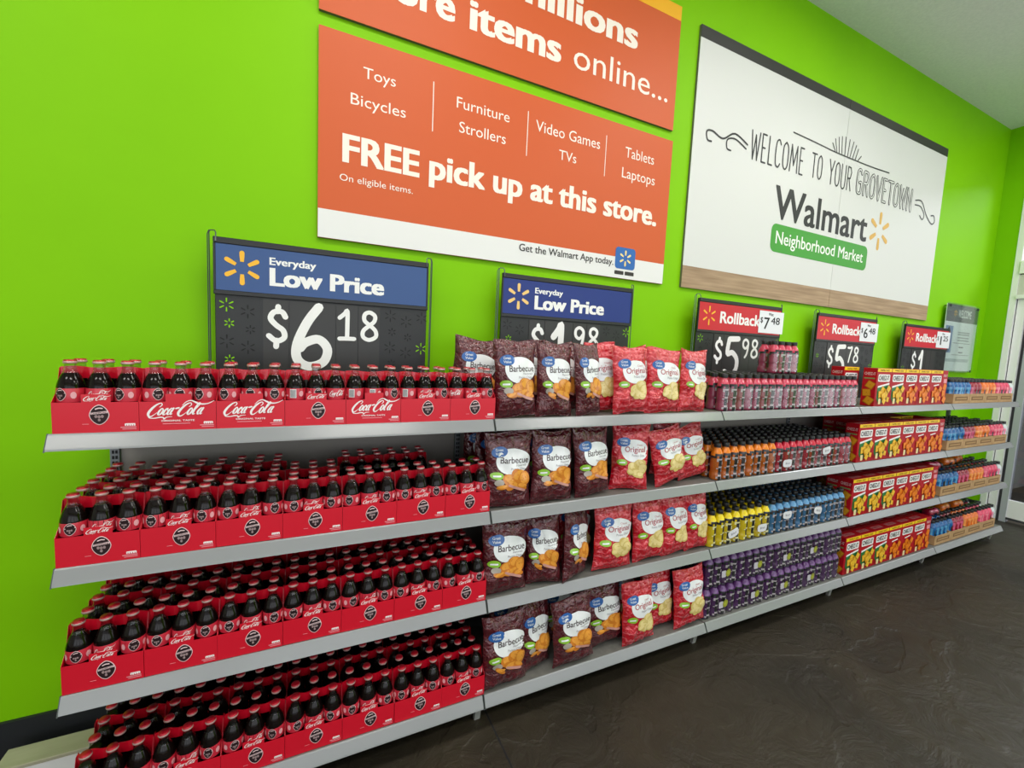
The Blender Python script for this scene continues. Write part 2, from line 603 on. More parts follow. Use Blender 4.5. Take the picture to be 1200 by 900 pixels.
def cola_script(P, x0, z0, w, h, material, layer=0):
    """flowing soda wordmark in a w by h box"""
    t = h * 0.054
    def S(pts):
        P.stroke([(x0 + (p[0] + (p[1] - .3) * 0.13) * w, z0 + p[1] * h, t * p[2]) for p in pts], t, material, layer, n=4)
    def C(o):
        S([(o + .150, .70, .6), (o + .172, .84, 1.0), (o + .140, .95, 1.0), (o + .085, .84, 1.7), (o + .040, .60, 2.3), (o + .022, .34, 2.5), (o + .045, .16, 2.0), (o + .085, .12, 1.3), (o + .125, .24, .7), (o + .150, .36, .5)])
    def lo(cx):
        S([(cx + .020, .56, .8), (cx - .004, .62, 1.1), (cx - .030, .44, 1.9), (cx - .026, .26, 1.8), (cx - .004, .20, 1.0), (cx + .022, .32, 1.7), (cx + .026, .50, 1.5), (cx + .006, .58, .8)])
    def la(cx):
        S([(cx + .020, .58, .8), (cx - .006, .62, 1.1), (cx - .032, .42, 1.9), (cx - .026, .24, 1.6), (cx - .002, .24, .8), (cx + .018, .40, .7)])
        S([(cx + .030, .62, 1.8), (cx + .016, .38, 1.9), (cx + .024, .22, 1.2), (cx + .048, .28, .6)])
    C(0.0)
    S([(.03, .22, .8), (.07, .05, 1.2), (.15, .01, 1.0), (.23, .06, 1.3), (.29, .04, 1.2), (.31, -.06, 1.1), (.34, .06, .9), (.42, .08, .5)])
    lo(.205)
    S([(.296, .50, 1.2), (.292, .62, 1.0), (.268, .56, 1.4), (.254, .38, 1.9), (.262, .23, 1.6), (.284, .22, .9), (.304, .32, .6)])
    la(.352)
    S([(.420, .60, 1.7), (.462, .64, 1.7)])
    C(.470)
    S([(.50, .80, .6), (.535, 1.02, .9), (.60, 1.10, 1.1), (.68, 1.00, 1.8), (.75, .90, 2.0), (.84, .86, 1.5), (.92, .92, 1.0), (.985, 1.08, .5)])
    lo(.672)
    S([(.715, .32, .5), (.755, .62, .8), (.778, .86, 1.0), (.765, .96, 1.0), (.742, .80, 1.7), (.728, .40, 2.0), (.738, .22, 1.4), (.768, .26, .6)])
    la(.836)


ORD = ['first', 'second', 'third', 'fourth', 'fifth', 'sixth', 'seventh', 'eighth', 'ninth', 'tenth', 'eleventh', 'twelfth', 'thirteenth', 'fourteenth', 'fifteenth', 'sixteenth']
LEVZ = [1.24, 0.886, 0.532, 0.146]
LEVN = ['top shelf', 'second shelf', 'third shelf', 'bottom shelf']
BAY = 1.219

# ------------------------------------------------------------------ setting
CZ = 3.855
def struct(name, mb, parent=None):
    o = mb.build(name, parent)
    if not parent:
        o['kind'] = 'structure'
    return o

mb = MB(); mb.box(-4.1, 11.0, -5.7, 0.62, -0.1, 0.0, M_FLOOR); FL = struct('floor', mb)
mb = MB()
mb.box(1.262, 1.268, -5.6, 0.46, -0.002, 0.0008, M_SLOT)
mb.build('floor_joint', FL)
mb = MB(); mb.box(-4.1, 11.0, -5.7, 0.62, CZ, CZ + 0.1, M_CEIL); struct('ceiling', mb)
mb = MB(); mb.box(-4.1, 6.98, 0.5, 0.62, 0, CZ, M_WALL); struct('wall_front', mb)
mb = MB(); mb.box(-4.1, 6.82, 0.488, 0.4995, 0, 0.153, M_BASEB); struct('baseboard_front', mb)
mb = MB(); mb.box(-4.2, -4.1, -5.7, 0.62, 0, CZ, mat('white_wall_paint', (214, 214, 210), 0.6)); struct('wall_left', mb)
# right wall: green return, then the entrance frame, green over the transom
mb = MB()
mb.box(6.82, 6.98, 0.345, 0.4995, 0, CZ, M_WALL)
mb.box(6.82, 6.98, -2.6, 0.344, 3.45, CZ, M_WALL)
mb.box(6.82, 6.98, -5.7, -2.6, 0, CZ, M_WALL)
struct('wall_right', mb)
mb = MB()
mb.box(6.82, 6.9, 0.487, 0.4878, 0, 0.01, M_BASEB)
mb = MB()
mb.box(6.812, 6.8195, 0.35, 0.487, 0, 0.153, M_BASEB)
struct('baseboard_right', mb)
mb = MB()
mb.box(6.815, 6.97, 0.300, 0.3445, 0.0, 3.449, M_WHITEFR)
mb.box(6.815, 6.97, -2.6, -2.56, 0.0, 3.449, M_WHITEFR)
mb.box(6.815, 6.97, -2.56, 0.300, 3.38, 3.449, M_WHITEFR)
D1 = struct('door_1', mb)
mb = MB()
mb.box(6.80, 6.97, -2.559, 0.299, 2.20, 2.235, M_WHITEFR)
mb.box(6.82, 6.97, -2.559, 0.299, 2.235, 2.43, mat('header_beige', (214, 212, 206), 0.5))
mb.box(6.80, 6.97, -2.559, 0.299, 2.44, 2.56, M_WHITEFR)
mb.box(6.83, 6.97, -2.559, 0.299, 2.43, 2.44, M_GASKET)
mb.build('door_header', D1)
mb = MB()
mb.box(6.84, 6.96, 0.236, 0.292, 0.0, 2.199, M_WHITEFR)
mb.box(6.85, 6.96, 0.292, 0.2995, 0.0, 2.199, M_GASKET)
mb.build('side_panel', D1)
mb = MB()
mb.box(6.88, 6.95, 0.212, 0.236, 0.0, 2.199, M_GASKET)
mb.box(6.86, 6.93, 0.166, 0.211, 0.0, 2.199, M_STILE)
mb.box(6.87, 6.92, -1.1, -1.05, 0.0, 2.199, M_STILE)
mb.box(6.87, 6.92, -1.05, 0.166, 0.04, 0.225, M_WHITEFR)
mb.box(6.87, 6.92, -2.559, -1.1, 0.04, 0.225, M_WHITEFR)
mb.box(6.865, 6.87, -1.05, 0.166, 0.03, 0.05, M_GASKET)
mb.box(6.87, 6.92, -1.05, 0.166, 2.12, 2.199, M_STILE)
mb.build('door_stile', D1)
mb = MB()
mb.box(6.89, 6.896, -1.05, 0.166, 0.225, 2.12, M_DOORG)
mb.box(6.89, 6.896, -2.559, -1.1, 0.225, 2.199, M_DOORG)
mb.box(6.89, 6.896, -2.559, 0.299, 2.561, 3.379, M_DOORG)
mb.build('door_glass', D1)
# vestibule beyond the door
mb = MB()
mb.box(9.4, 9.5, -5.7, 0.62, 0, CZ, M_CONC)
struct('wall_vestibule', mb)
mb = MB()
mb.box(6.99, 9.39, 0.62, 0.7, 0, CZ, M_CONC)
struct('wall_vestibule_side', mb)
mb = MB()
for i in range(5):
    mb.box(9.37, 9.399, -3.2 + i * 0.9, -3.12 + i * 0.9, 0, 3.0, M_GASKET)
mb.box(9.36, 9.399, -3.6, 0.6, 0.62, 0.70, M_GASKET)
struct('trim_1', mb)
# assumed storefront, unseen behind the photographer
mb = MB()
mb.box(-4.1, 11, -5.8, -5.7, 0, 0.35, M_WHITE)
mb.box(-4.1, 11, -5.8, -5.7, 3.1, CZ, M_WHITE)
for x in (-4.1, -1.8, 0.7, 3.2, 5.7, 8.2, 10.9):
    mb.box(x, x + 0.1, -5.8, -5.7, 0.35, 3.1, M_STILE)
struct('window_assumed', mb)

# assumed ceiling lamps, unseen (above and behind the photographer)
M_LAMP = bpy.data.materials.new('lamp_diffuser'); M_LAMP.use_nodes = True
_b = M_LAMP.node_tree.nodes['Principled BSDF']
_b.inputs['Base Color'].default_value = (0.9, 0.9, 0.9, 1)
_b.inputs['Emission Color'].default_value = (1, 0.97, 0.92, 1)
_b.inputs['Emission Strength'].default_value = 2.0
mbf = MB(); mbf.bbox(-0.62, 0.62, -0.29, 0.29, 0.012, 0.054, M_WHITE); lamp_f = mbf.mesh('housing')
mbf = MB(); mbf.box(-0.58, 0.58, -0.25, 0.25, 0.004, 0.0115, M_LAMP); lamp_d = mbf.mesh('diffuser')
for i, (lx, ly) in enumerate(ASSUMED_LAMPS):
    t = empty('assumed_ceiling_light', (lx, ly, 3.80), 'assumed flat white ceiling light fitting, %s from the left of its row %s' % (ORD[i % 4], 'over the aisle' if i < 4 else 'near the wall'), 'lamp', 'assumed ceiling light fittings')
    link('housing', lamp_f, t)
    link('diffuser', lamp_d, t)

# ------------------------------------------------------------------ plinth at the left end
t = empty('low_plinth', (-0.302, 0.343, 0.0), 'low white plinth with pale tan top at the left foot of the shelving', 'plinth')
mb = MB(); mb.bbox(0.0, 0.30, 0.0, 0.083, 0.004, 0.086, M_WHITE); mb.build('plinth_base', t)
mb = MB(); mb.bbox(-0.002, 0.30, -0.002, 0.085, 0.0865, 0.10, M_TAN); mb.build('plinth_top', t)

# ------------------------------------------------------------------ gondola shelving
BAYN = ['cola', 'crisps', 'sports drink pack', 'cracker box', 'drink tray']
BAYL = ['leftmost bay with cola cartons', 'bay of crisp bags', 'bay of sports drink packs', 'bay of cracker boxes', 'far right bay of drinks in cardboard trays']


def shelf_meshes():
    mb = MB()
    L = BAY - 0.004
    mb.bbox(0.002, L + 0.002, 0.004, 0.405, -0.018, -0.001, M_SHELFTOP, 0.0015)
    mb.box(0.004, L, 0.006, 0.02, -0.034, -0.018, M_SHELF)
    mb.box(0.004, L, 0.39, 0.404, -0.05, -0.018, M_SHELF)
    deck = mb.mesh('deck')
    mb = MB()
    prof = [(0.0035, 0.0), (-0.0005, 0.0015), (-0.004, -0.002), (-0.0195, -0.034), (-0.0215, -0.039), (-0.017, -0.040), (0.0035, -0.004)]
    mb.prism(prof, 0.004, L - 0.001, M_CHAN)
    chan = mb.mesh('price_channel')
    mb = MB()
    for x in (0.0015, L - 0.001):
        mb.prism([(0.003, 0.002), (-0.001, 0.0025), (-0.023, -0.041), (0.003, -0.038)], x, x + 0.0028, M_CHANEDGE)
    ends = mb.mesh('channel_end')
    mb = MB()
    for x in (0.006, L - 0.004):
        mb.prism([(0.03, -0.0185), (0.41, -0.0185), (0.41, -0.075), (0.33, -0.06)], x, x + 0.002, M_SHELF)
    br = mb.mesh('bracket')
    return deck, chan, ends, br


DECK, CHAN, CEND, BRK = shelf_meshes()
for b in range(5):
    for l in range(4):
        t = empty('gondola_shelf', (b * BAY, -0.012 if l == 3 else 0, LEVZ[l]), 'grey metal %s with clear price rail, %s' % (LEVN[l], BAYL[b]), 'shelf', 'gondola shelves')
        link('deck', DECK, t); link('price_channel', CHAN, t); link('channel_end', CEND, t)
        if l < 3:
            link('bracket', BRK, t)

mb = MB()
mb.box(-0.012, 0.012, 0.412, 0.438, 0.0, 1.30, M_POST)
for i in range(60):
    z = 0.12 + i * 0.019
    mb.box(-0.0065, -0.0005, 0.4105, 0.4125, z, z + 0.011, M_SLOT)
    mb.box(0.0025, 0.0085, 0.4105, 0.4125, z, z + 0.011, M_SLOT)
UP = mb.mesh('post')
mb = MB()
mb.box(-0.012, 0.012, 0.06, 0.411, 0.03, 0.10, M_POST)
mb.prism([(0.04, 0.0), (0.055, 0.0), (0.062, 0.105), (0.022, 0.105)], -0.012, 0.012, M_SHELF)
FT = mb.mesh('base_foot')
for b in range(6):
    side = ['at the left end of the shelving', 'between cola and crisps', 'between crisps and sports drinks', 'between sports drinks and cracker boxes', 'between cracker boxes and trays', 'at the right end of the shelving'][b]
    t = empty('gondola_upright', (b * BAY, 0, 0), 'slotted grey shelving post and foot ' + side, 'upright', 'gondola uprights')
    link('post', UP, t); link('base_foot', FT, t)
for b in range(4):
    mb = MB()
    mb.box(b * BAY + 0.014, (b + 1) * BAY - 0.014, 0.424, 0.432, 0.17, 1.225, M_PANEL)
    tag(mb.build('back_panel'), 'flat grey back panel behind the ' + BAYL[b], 'panel', 'gondola back panels')

# ------------------------------------------------------------------ cola six-packs
BH = 0.187
BR = 0.0283
cola_prof = [(0.021, 0.0), (0.0245, 0.003), (0.0268, 0.012), (0.0255, 0.035), (0.024, 0.05), (0.0262, 0.068), (0.0282, 0.080), (0.0283, 0.112), (0.0276, 0.120), (0.0246, 0.132), (0.0202, 0.144), (0.0158, 0.152), (0.0134, 0.158), (0.0121, 0.164), (0.0118, 0.1745), (0.0128, 0.176), (0.0128, 0.179)]


def cola_pick(i, a):
    return M_NECK if cola_prof[i][1] >= 0.1515 else M_COLA


mb = MB(); mb.lathe(cola_prof, 16, cola_pick, cap1=False)
mb.lathe([(0.0001, 0.1535), (0.0145, 0.1535)], 16, M_COLA, cap0=False, cap1=False)
COLA = mb.mesh('bottle', True, 1.2)
mb = MB()
mb.lathe([(0.0137, 0.1775), (0.0145, 0.179), (0.0137, 0.1835), (0.0122, 0.1865), (0.0118, 0.187)], 14, lambda i, a: M_CAPS if i < 2 else M_CAPR)
CAP = mb.mesh('cap', True, 1.2)


def cyl(r, zc=0.0):
    return lambda x, z, l: ((r + 0.0003 * (l + 1)) * sin(x / r), -(r + 0.0003 * (l + 1)) * cos(x / r), z + zc)


def crest(P, cx, cz, s, layer=0):
    dk, wh, gr = ink((44, 26, 30)), ink((244, 214, 216)), ink((160, 136, 138))
    P.ell(cx, cz, s * 0.485, s * 0.64, wh, layer, 1, 28, power=1.2)
    P.ell(cx, cz, s * 0.445, s * 0.59, dk, layer + 1, 1, 28, power=1.2)
    P.poly([(cx - s * .4, cz + s * .02), (cx + s * .4, cz + s * .1), (cx + s * .42, cz + s * .24), (cx - s * .4, cz + s * .14)], wh, layer + 2)
    P.text('CHAMPIONS', cx - s * .36, cz + s * .04, s * .1, s * .72, dk, layer + 3, 0.01, slope=0.09)
    P.stroke([(cx - s * .16, cz + s * .36), (cx, cz + s * .42), (cx + s * .16, cz + s * .4)], s * .07, wh, layer + 2)
    for k in (-1, 0, 1):
        P.ell(cx + k * s * .15, cz - s * .12 - abs(k) * -.02 * s, s * .075, s * .1, gr, layer + 2, 1, 10)
    P.ell(cx, cz - s * .32, s * .07, s * .09, gr, layer + 2, 1, 10)


def cola_label(kind):
    mb = MB()
    mb.lathe([(0.0285, 0.079), (0.0287, 0.080), (0.0287, 0.1135), (0.0284, 0.1145)], 16, M_LABR, cap0=False, cap1=False)
    P = Print()
    f = cyl(0.0288)
    pale = ink((232, 170, 176))
    if kind == 0:
        crest(P, 0.0, 0.099, 0.026)
        for x in (-0.026, 0.026):
            P.ell(x, 0.097, 0.006, 0.009, pale, 0, 1, 10)
    elif kind == 1:
        cola_script(P, -0.022, 0.088, 0.046, 0.02, ink((240, 225, 225)))
    else:
        P.rect(-0.012, 0.006, 0.0855, 0.112, ink((232, 232, 232)), 0, 5, 1)
        for k in range(6):
            P.rect(-0.010 + k * 0.0025, -0.0088 + k * 0.0025, 0.087, 0.110, ink((60, 60, 64)), 1)
        P.ell(0.02, 0.098, 0.007, 0.009, pale, 0, 1, 10)
        P.rect(-0.028, -0.018, 0.09, 0.094, pale, 0, 2, 1)
    P.into(mb, f)
    return mb.mesh('bottle_label', True, 1.0)


LAB = [cola_label(k) for k in range(3)]

CW, CD, CH = 0.1725, 0.116, 0.080
T_ = 0.0008


def carton_mesh():
    mb = MB()
    W, D = CW, CD
    for y in (0.0, D - T_):
        mb.box(0, W, y, y + T_, 0.0, CH, M_CRED)
        mb.box(0.057, 0.1155, y, y + T_, CH, 0.101, M_CRED)
    mb.box(0, W, T_, D - T_, 0, T_, M_CREDE)
    for x in (0.0, W - T_):
        mb.prism([(T_, 0.0), (D - T_, 0.0), (D - T_, CH), (D - 0.03, 0.108), (D / 2 + 0.009, 0.166), (D / 2 - 0.009, 0.166), (0.03, 0.108), (T_, CH)], x, x + T_, M_CRED)
    y0, y1 = D / 2 - 0.0012, D / 2 + 0.0012
    a, b = T_, W - T_
    mb.box(a, b, y0, y1, T_, 0.098, M_CREDG)
    mb.box(a, 0.036, y0, y1, 0.098, 0.138, M_CREDG)
    mb.box(W - 0.036, b, y0, y1, 0.098, 0.138, M_CREDG)
    # handle strip, gently waved round the necks
    n = 18
    vs = []
    for i in range(n + 1):
        x = a + (b - a) * i / n
        d = 0.0042 * cos(2 * pi * (x - 0.029) / 0.058)
        vs += [(x, D / 2 - 0.0015 + d * 0.5, 0.138), (x, D / 2 - 0.0015 + d * 0.8, 0.168 + 0.002 * sin(x * 60)), (x, D / 2 + 0.0015 + d * 0.8, 0.168 + 0.002 * sin(x * 60)), (x, D / 2 + 0.0015 + d * 0.5, 0.138)]
    fs = []
    for i in range(n):
        p, q = i * 4, i * 4 + 4
        fs += [(p, q, q + 1, p + 1), (p + 1, q + 1, q + 2, p + 2), (p + 2, q + 2, q + 3, p + 3), (p + 3, q + 3, q, p)]
    mb.add(vs, fs, M_CREDG)
    return mb.mesh('carton')


CART = carton_mesh()
WHT = ink((248, 240, 240), 0.5)


def carton_print(big):
    P = Print()
    pk = ink((240, 150, 160))
    if big:
        cola_script(P, 0.016, 0.034, 0.140, 0.044, WHT)
        P.text('ORIGINAL TASTE', 0.047, 0.0245, 0.0045, 0.075, WHT, 0, 0.02)
        P.rect(0.05, 0.112, 0.0175, 0.0195, pk)
    else:
        crest(P, 0.092, 0.047, 0.042)
        cola_script(P, 0.061, 0.083, 0.052, 0.014, WHT)
        P.rect(0.058, 0.071, 0.0225, 0.0238, pk)
    # small white block of print, lower right
    x = 0.143
    P.rrect(x, x + 0.022, 0.0155, 0.0225, 0.0015, WHT)
    for k in range(4):
        P.rect(x + 0.003 + k * 0.005, x + 0.0045 + k * 0.005, 0.0155, 0.0195, M_CRED, 1)
    P.rect(0.134, 0.167, 0.011, 0.0135, pk)
    P.rect(0.138, 0.167, 0.0065, 0.0085, pk)
    return P.mesh('carton_print', flat(0.0))


CPR = [carton_print(False), carton_print(True)]


def six_pack(x, y, z, label, big=False, labs=True, rz=0.0, group='cola six-packs'):
    t = empty('soda_six_pack', (x, y, z), label, 'six-pack', group, (0, 0, rz))
    link('carton', CART, t)
    link('carton_print', CPR[1 if big else 0], t)
    for j in range(2):
        for i in range(3):
            b = link('bottle', COLA, t)
            b.location = (0.0285 + 0.0577 * i, 0.0305 + j * 0.0555, 0.001)
            c = link('cap', CAP, b)
            c.rotation_euler = (0, 0, RND.random() * 6)
            if labs and j == 0:
                k = RND.choice((0, 0, 1, 2)) if (big or z > 1.2) else (0 if i != 1 else 1)
                lb = link('bottle_label', LAB[k], b)
                lb.rotation_euler = (0, 0, RND.uniform(-.5, .5) if z > 1.2 else RND.uniform(-.35, .35))
            b.rotation_euler = (0, 0, 0)


for i in range(7):
    big = i in (1, 2, 4)
    six_pack(0.010 + i * 0.1735, 0.003 + RND.uniform(0, .002), LEVZ[0] + 0.0005, 'red cola six-pack %s on top shelf, %s from left' % ('with large white script' if big else 'with black crest', ORD[i]), big)
rows = {1: {0: range(7), 1: [0, 1, 2, 3], 2: [0, 1, 2, 4, 5]}, 2: {0: range(7), 1: range(7), 2: range(7)}, 3: {0: range(7), 1: range(7), 2: range(7)}}
for l in (1, 2, 3):
    for r in range(3):
        for i in rows[l][r]:
            x = 0.004 + i * 0.1735 + RND.uniform(-.0003, .0003) + (0.006 if l == 3 else 0)
            if l == 3 and i >= 5 and r == 0:
                x += 0.001
            six_pack(x, 0.003 + r * 0.122 + (RND.uniform(0, .003)) - (0.010 if l == 3 else 0), LEVZ[l] + 0.0005,
                     'red cola six-pack, %s, %s row, %s from left' % (LEVN[l], ['front', 'middle', 'rear'][r], ORD[i]), False, r == 0, 0.0)

# ------------------------------------------------------------------ crisp bags
BW, BHT, BT = 0.200, 0.292, 0.066
M_BBQ = mat('maroon_foil', (88, 24, 32), 0.2, 0.15, 0.8)
M_ORI = mat('red_foil', (205, 24, 44), 0.22, 0.1, 0.8)


def foil(m, c1, c2):
    nt, b = nodes(m)
    tc = nt.nodes.new('ShaderNodeTexCoord')
    mp = nt.nodes.new('ShaderNodeMapping')
    mp.inputs['Scale'].default_value = (1.0, 0.15, 0.75)
    wv = nt.nodes.new('ShaderNodeTexWave')
    wv.wave_type = 'RINGS'
    wv.inputs['Scale'].default_value = 16
    wv.inputs['Distortion'].default_value = 9
    wv.inputs['Detail'].default_value = 1
    wv.inputs['Detail Scale'].default_value = 2.2
    nt.links.new(tc.outputs['Object'], mp.inputs[0])
    nt.links.new(mp.outputs[0], wv.inputs['Vector'])
    # the ghost lettering sits in bands above and below the label
    sp = nt.nodes.new('ShaderNodeSeparateXYZ')
    nt.links.new(tc.outputs['Object'], sp.inputs[0])
    sn = nt.nodes.new('ShaderNodeMath')
    sn.operation = 'MULTIPLY'
    sn.inputs[1].default_value = 2 * pi / 0.030
    nt.links.new(sp.outputs['Z'], sn.inputs[0])
    s2 = nt.nodes.new('ShaderNodeMath')
    s2.operation = 'SINE'
    nt.links.new(sn.outputs[0], s2.inputs[0])
    gt = nt.nodes.new('ShaderNodeMath')
    gt.operation = 'GREATER_THAN'
    gt.inputs[1].default_value = -0.45
    nt.links.new(s2.outputs[0], gt.inputs[0])
    r = nt.nodes.new('ShaderNodeMapRange')
    r.inputs['From Min'].default_value = 0.55
    r.inputs['From Max'].default_value = 0.7
    nt.links.new(wv.outputs['Fac'], r.inputs['Value'])
    mm = nt.nodes.new('ShaderNodeMath')
    mm.operation = 'MULTIPLY'
    nt.links.new(r.outputs[0], mm.inputs[0])
    nt.links.new(gt.outputs[0], mm.inputs[1])
    mx = nt.nodes.new('ShaderNodeMix')
    mx.data_type = 'RGBA'
    mx.inputs['A'].default_value = (*lin(c1), 1)
    mx.inputs['B'].default_value = (*lin(c2), 1)
    nt.links.new(mm.outputs[0], mx.inputs['Factor'])
    nt.links.new(mx.outputs['Result'], b.inputs['Base Color'])
    n2 = nt.nodes.new('ShaderNodeTexNoise')
    n2.inputs['Scale'].default_value = 24
    n2.inputs['Detail'].default_value = 3
    n2.inputs['Distortion'].default_value = 1.6
    nt.links.new(tc.outputs['Object'], n2.inputs['Vector'])
    bp = nt.nodes.new('ShaderNodeBump')
    bp.inputs['Strength'].default_value = 0.9
    bp.inputs['Distance'].default_value = 0.014
    nt.links.new(n2.outputs['Fac'], bp.inputs['Height'])
    nt.links.new(bp.outputs[0], b.inputs['Normal'])
    nt.links.new(bp.outputs[0], b.inputs['Coat Normal'])


foil(M_BBQ, (84, 20, 30), (100, 32, 40))
foil(M_ORI, (198, 14, 36), (224, 88, 98))


def glossy_ink(rgb):
    return mat('foil_ink_%d_%d_%d' % rgb, rgb, 0.3, 0, 0.4)


def bag_shape(seed):
    rr = random.Random(seed)
    ph = [rr.uniform(0, 6.28) for _ in range(8)]
    off = Vector((seed * 3.1, seed * 1.7, 0))
    slump = rr.uniform(-0.1, 0.1)

    def half(u, v, side):
        # u in -1..1, v in 0..1; returns half thickness
        e = max(0.0, 1 - abs(u) ** 3.2) ** 0.62
        w = max(0.0, sin(pi * (v ** 0.85))) ** 0.5
        w *= 1.12 - 0.35 * v
        endw = math.exp(-v * 9) + math.exp(-(1 - v) * 8)
        wr = endw * 0.26 * (sin(u * 8 + ph[0] + side) + 0.8 * sin(u * 19 + ph[1]))
        sidew = abs(u) ** 2.2 * 0.34 * sin(v * 16 + ph[2] + side * 2)
        n = noise.noise(Vector((u * 2.3, v * 3.4, side * 5.0)) + off) * 0.24
        return BT / 2 * (e * w * (1 + n + wr * 0.9 + sidew + slump * u))

    def outline(u, v):
        x = u * BW / 2 * (0.99 - 0.07 * sin(pi * v) + 0.022 * sin(v * 13 + ph[3] * (1 if u > 0 else 2)) * abs(u) - 0.05 * max(0, v - .8) * 5 * (0.5 + 0.5 * sin(ph[6])))
        z = v * BHT + (0.010 * sin(u * 2.6 + ph[4]) + 0.006 * u * u) * (v - 0.4)
        return x, z

    def front(x, z):
        v = min(max(z / BHT, 0), 1)
        u = x / (BW / 2 * (0.99 - 0.07 * sin(pi * v)))
        u = max(-1, min(1, u))
        return -half(u, v, 0)

    return half, outline, front


def bag_meshes(kind, seed):
    half, outline, front = bag_shape(seed)
    m = M_BBQ if kind == 'b' else M_ORI
    NU, NV = 26, 40
    mb = MB()
    for side in (0, 1):
        vs = []
        for j in range(NV + 1):
            v = j / NV
            for i in range(NU + 1):
                u = -1 + 2 * i / NU
                x, z = outline(u, v)
                h = half(u, v, side)
                if j in (0, 1, NV - 1, NV):
                    h = 0.0012 + 0.0025 * sin(u * 8 + seed)*0.3
                vs.append((x, -h if side == 0 else h, z))
        fs = []
        for j in range(NV):
            for i in range(NU):
                a = j * (NU + 1) + i
                q = (a, a + 1, a + NU + 2, a + NU + 1)
                fs.append(q if side == 0 else q[::-1])
        mb.add(vs, fs, m)
    pouch = mb.mesh('pouch', True, 1.4)
    P = Print()
    wh = glossy_ink((238, 240, 242))
    bl = glossy_ink((40, 96, 168))
    gn = glossy_ink((138, 190, 50))
    dk = glossy_ink((60, 40, 44)) if kind == 'b' else glossy_ink((170, 40, 60))
    gy = glossy_ink((120, 110, 120))
    zc = 0.178
    P.ell(0.012, zc, 0.066, 0.046, wh, 0, 6, 30, wob=0.03)
    P.ell(-0.040, zc + 0.034, 0.030, 0.019, bl, 1, 4, 22, rot=0.1)
    P.text('Great', -0.056, zc + 0.037, 0.009, 0.03, wh, 2, 0.01)
    P.text('Value', -0.056, zc + 0.024, 0.009, 0.03, wh, 2, 0.01)
    if kind == 'b':
        P.text('Barbecue', -0.036, zc - 0.006, 0.022, 0.106, dk, 2, 0.012)
        P.text('Flavored', 0.022, zc - 0.017, 0.007, 0.038, gy, 2)
        P.text('Potato Chips', 0.002, zc - 0.030, 0.008, 0.058, gy, 2)
    else:
        P.text('Classic', 0.02, zc + 0.02, 0.007, 0.03, dk, 2)
        P.text('Original', -0.036, zc - 0.006, 0.022, 0.098, dk, 2, 0.010)
        P.text('Potato Chips', -0.002, zc - 0.024, 0.009, 0.06, gy, 2)
    P.ell(-0.048, zc - 0.048, 0.024, 0.013, gn, 3, 3, 18, rot=-0.1)
    P.rect(-0.062, -0.034, zc - 0.052, zc - 0.046, wh, 4, 4, 1)
    rr = random.Random(seed + 5)
    if kind == 'b':
        cs = [((206, 122, 34), (232, 158, 60))] * 6
        spots = [(0.0, -.062, .03, .019), (0.03, -.05, .03, .022), (0.052, -.062, .024, .027), (0.012, -.082, .032, .013), (-0.03, -.088, .022, .008), (0.045, -.088, .022, .01)]
    else:
        cs = [((214, 190, 110), (236, 216, 150))] * 6
        spots = [(0.01, -.07, .034, .022), (0.035, -.055, .03, .02), (0.05, -.075, .026, .024), (0.02, -.092, .03, .016), (0.04, -.10, .02, .012), (-0.01, -.088, .018, .01)]
    for k, (x, z, a, b) in enumerate(spots):
        P.ell(x, zc + z, a, b, glossy_ink(cs[0][0]), 4 + k, 3, 18, rot=rr.uniform(-.6, .6), wob=0.06)
        P.ell(x + .002, zc + z + .003, a * .78, b * .7, glossy_ink(cs[0][1]), 4.5 + k, 2, 16, rot=rr.uniform(-.6, .6), wob=0.05)
    if kind == 'b':
        P.stroke([(-0.004, zc - .082), (0.03, zc - .096), (0.056, zc - .104)], 0.009, glossy_ink((206, 150, 140)), 11, n=4)
        P.ell(-0.04, zc - 0.072, 0.018, 0.012, glossy_ink((170, 160, 150)), 4, 2, 14)
    P.items = [([(0.004 + (x - 0.004) * 1.09, zc - 0.03 + (z - zc + 0.03) * 1.10) for x, z in vs], fs, m_, ly, rp) for vs, fs, m_, ly, rp in P.items]
    fn = lambda x, z, l: (x, front(x, z) - 0.0016 - 0.00025 * l, z)
    return pouch, P.mesh('printed_front', fn)


BAGM = {(k, s): bag_meshes(k, s) for k in 'br' for s in range(1, 6)}
NMB = {'b': 'maroon barbecue crisp bag', 'r': 'red original crisp bag'}
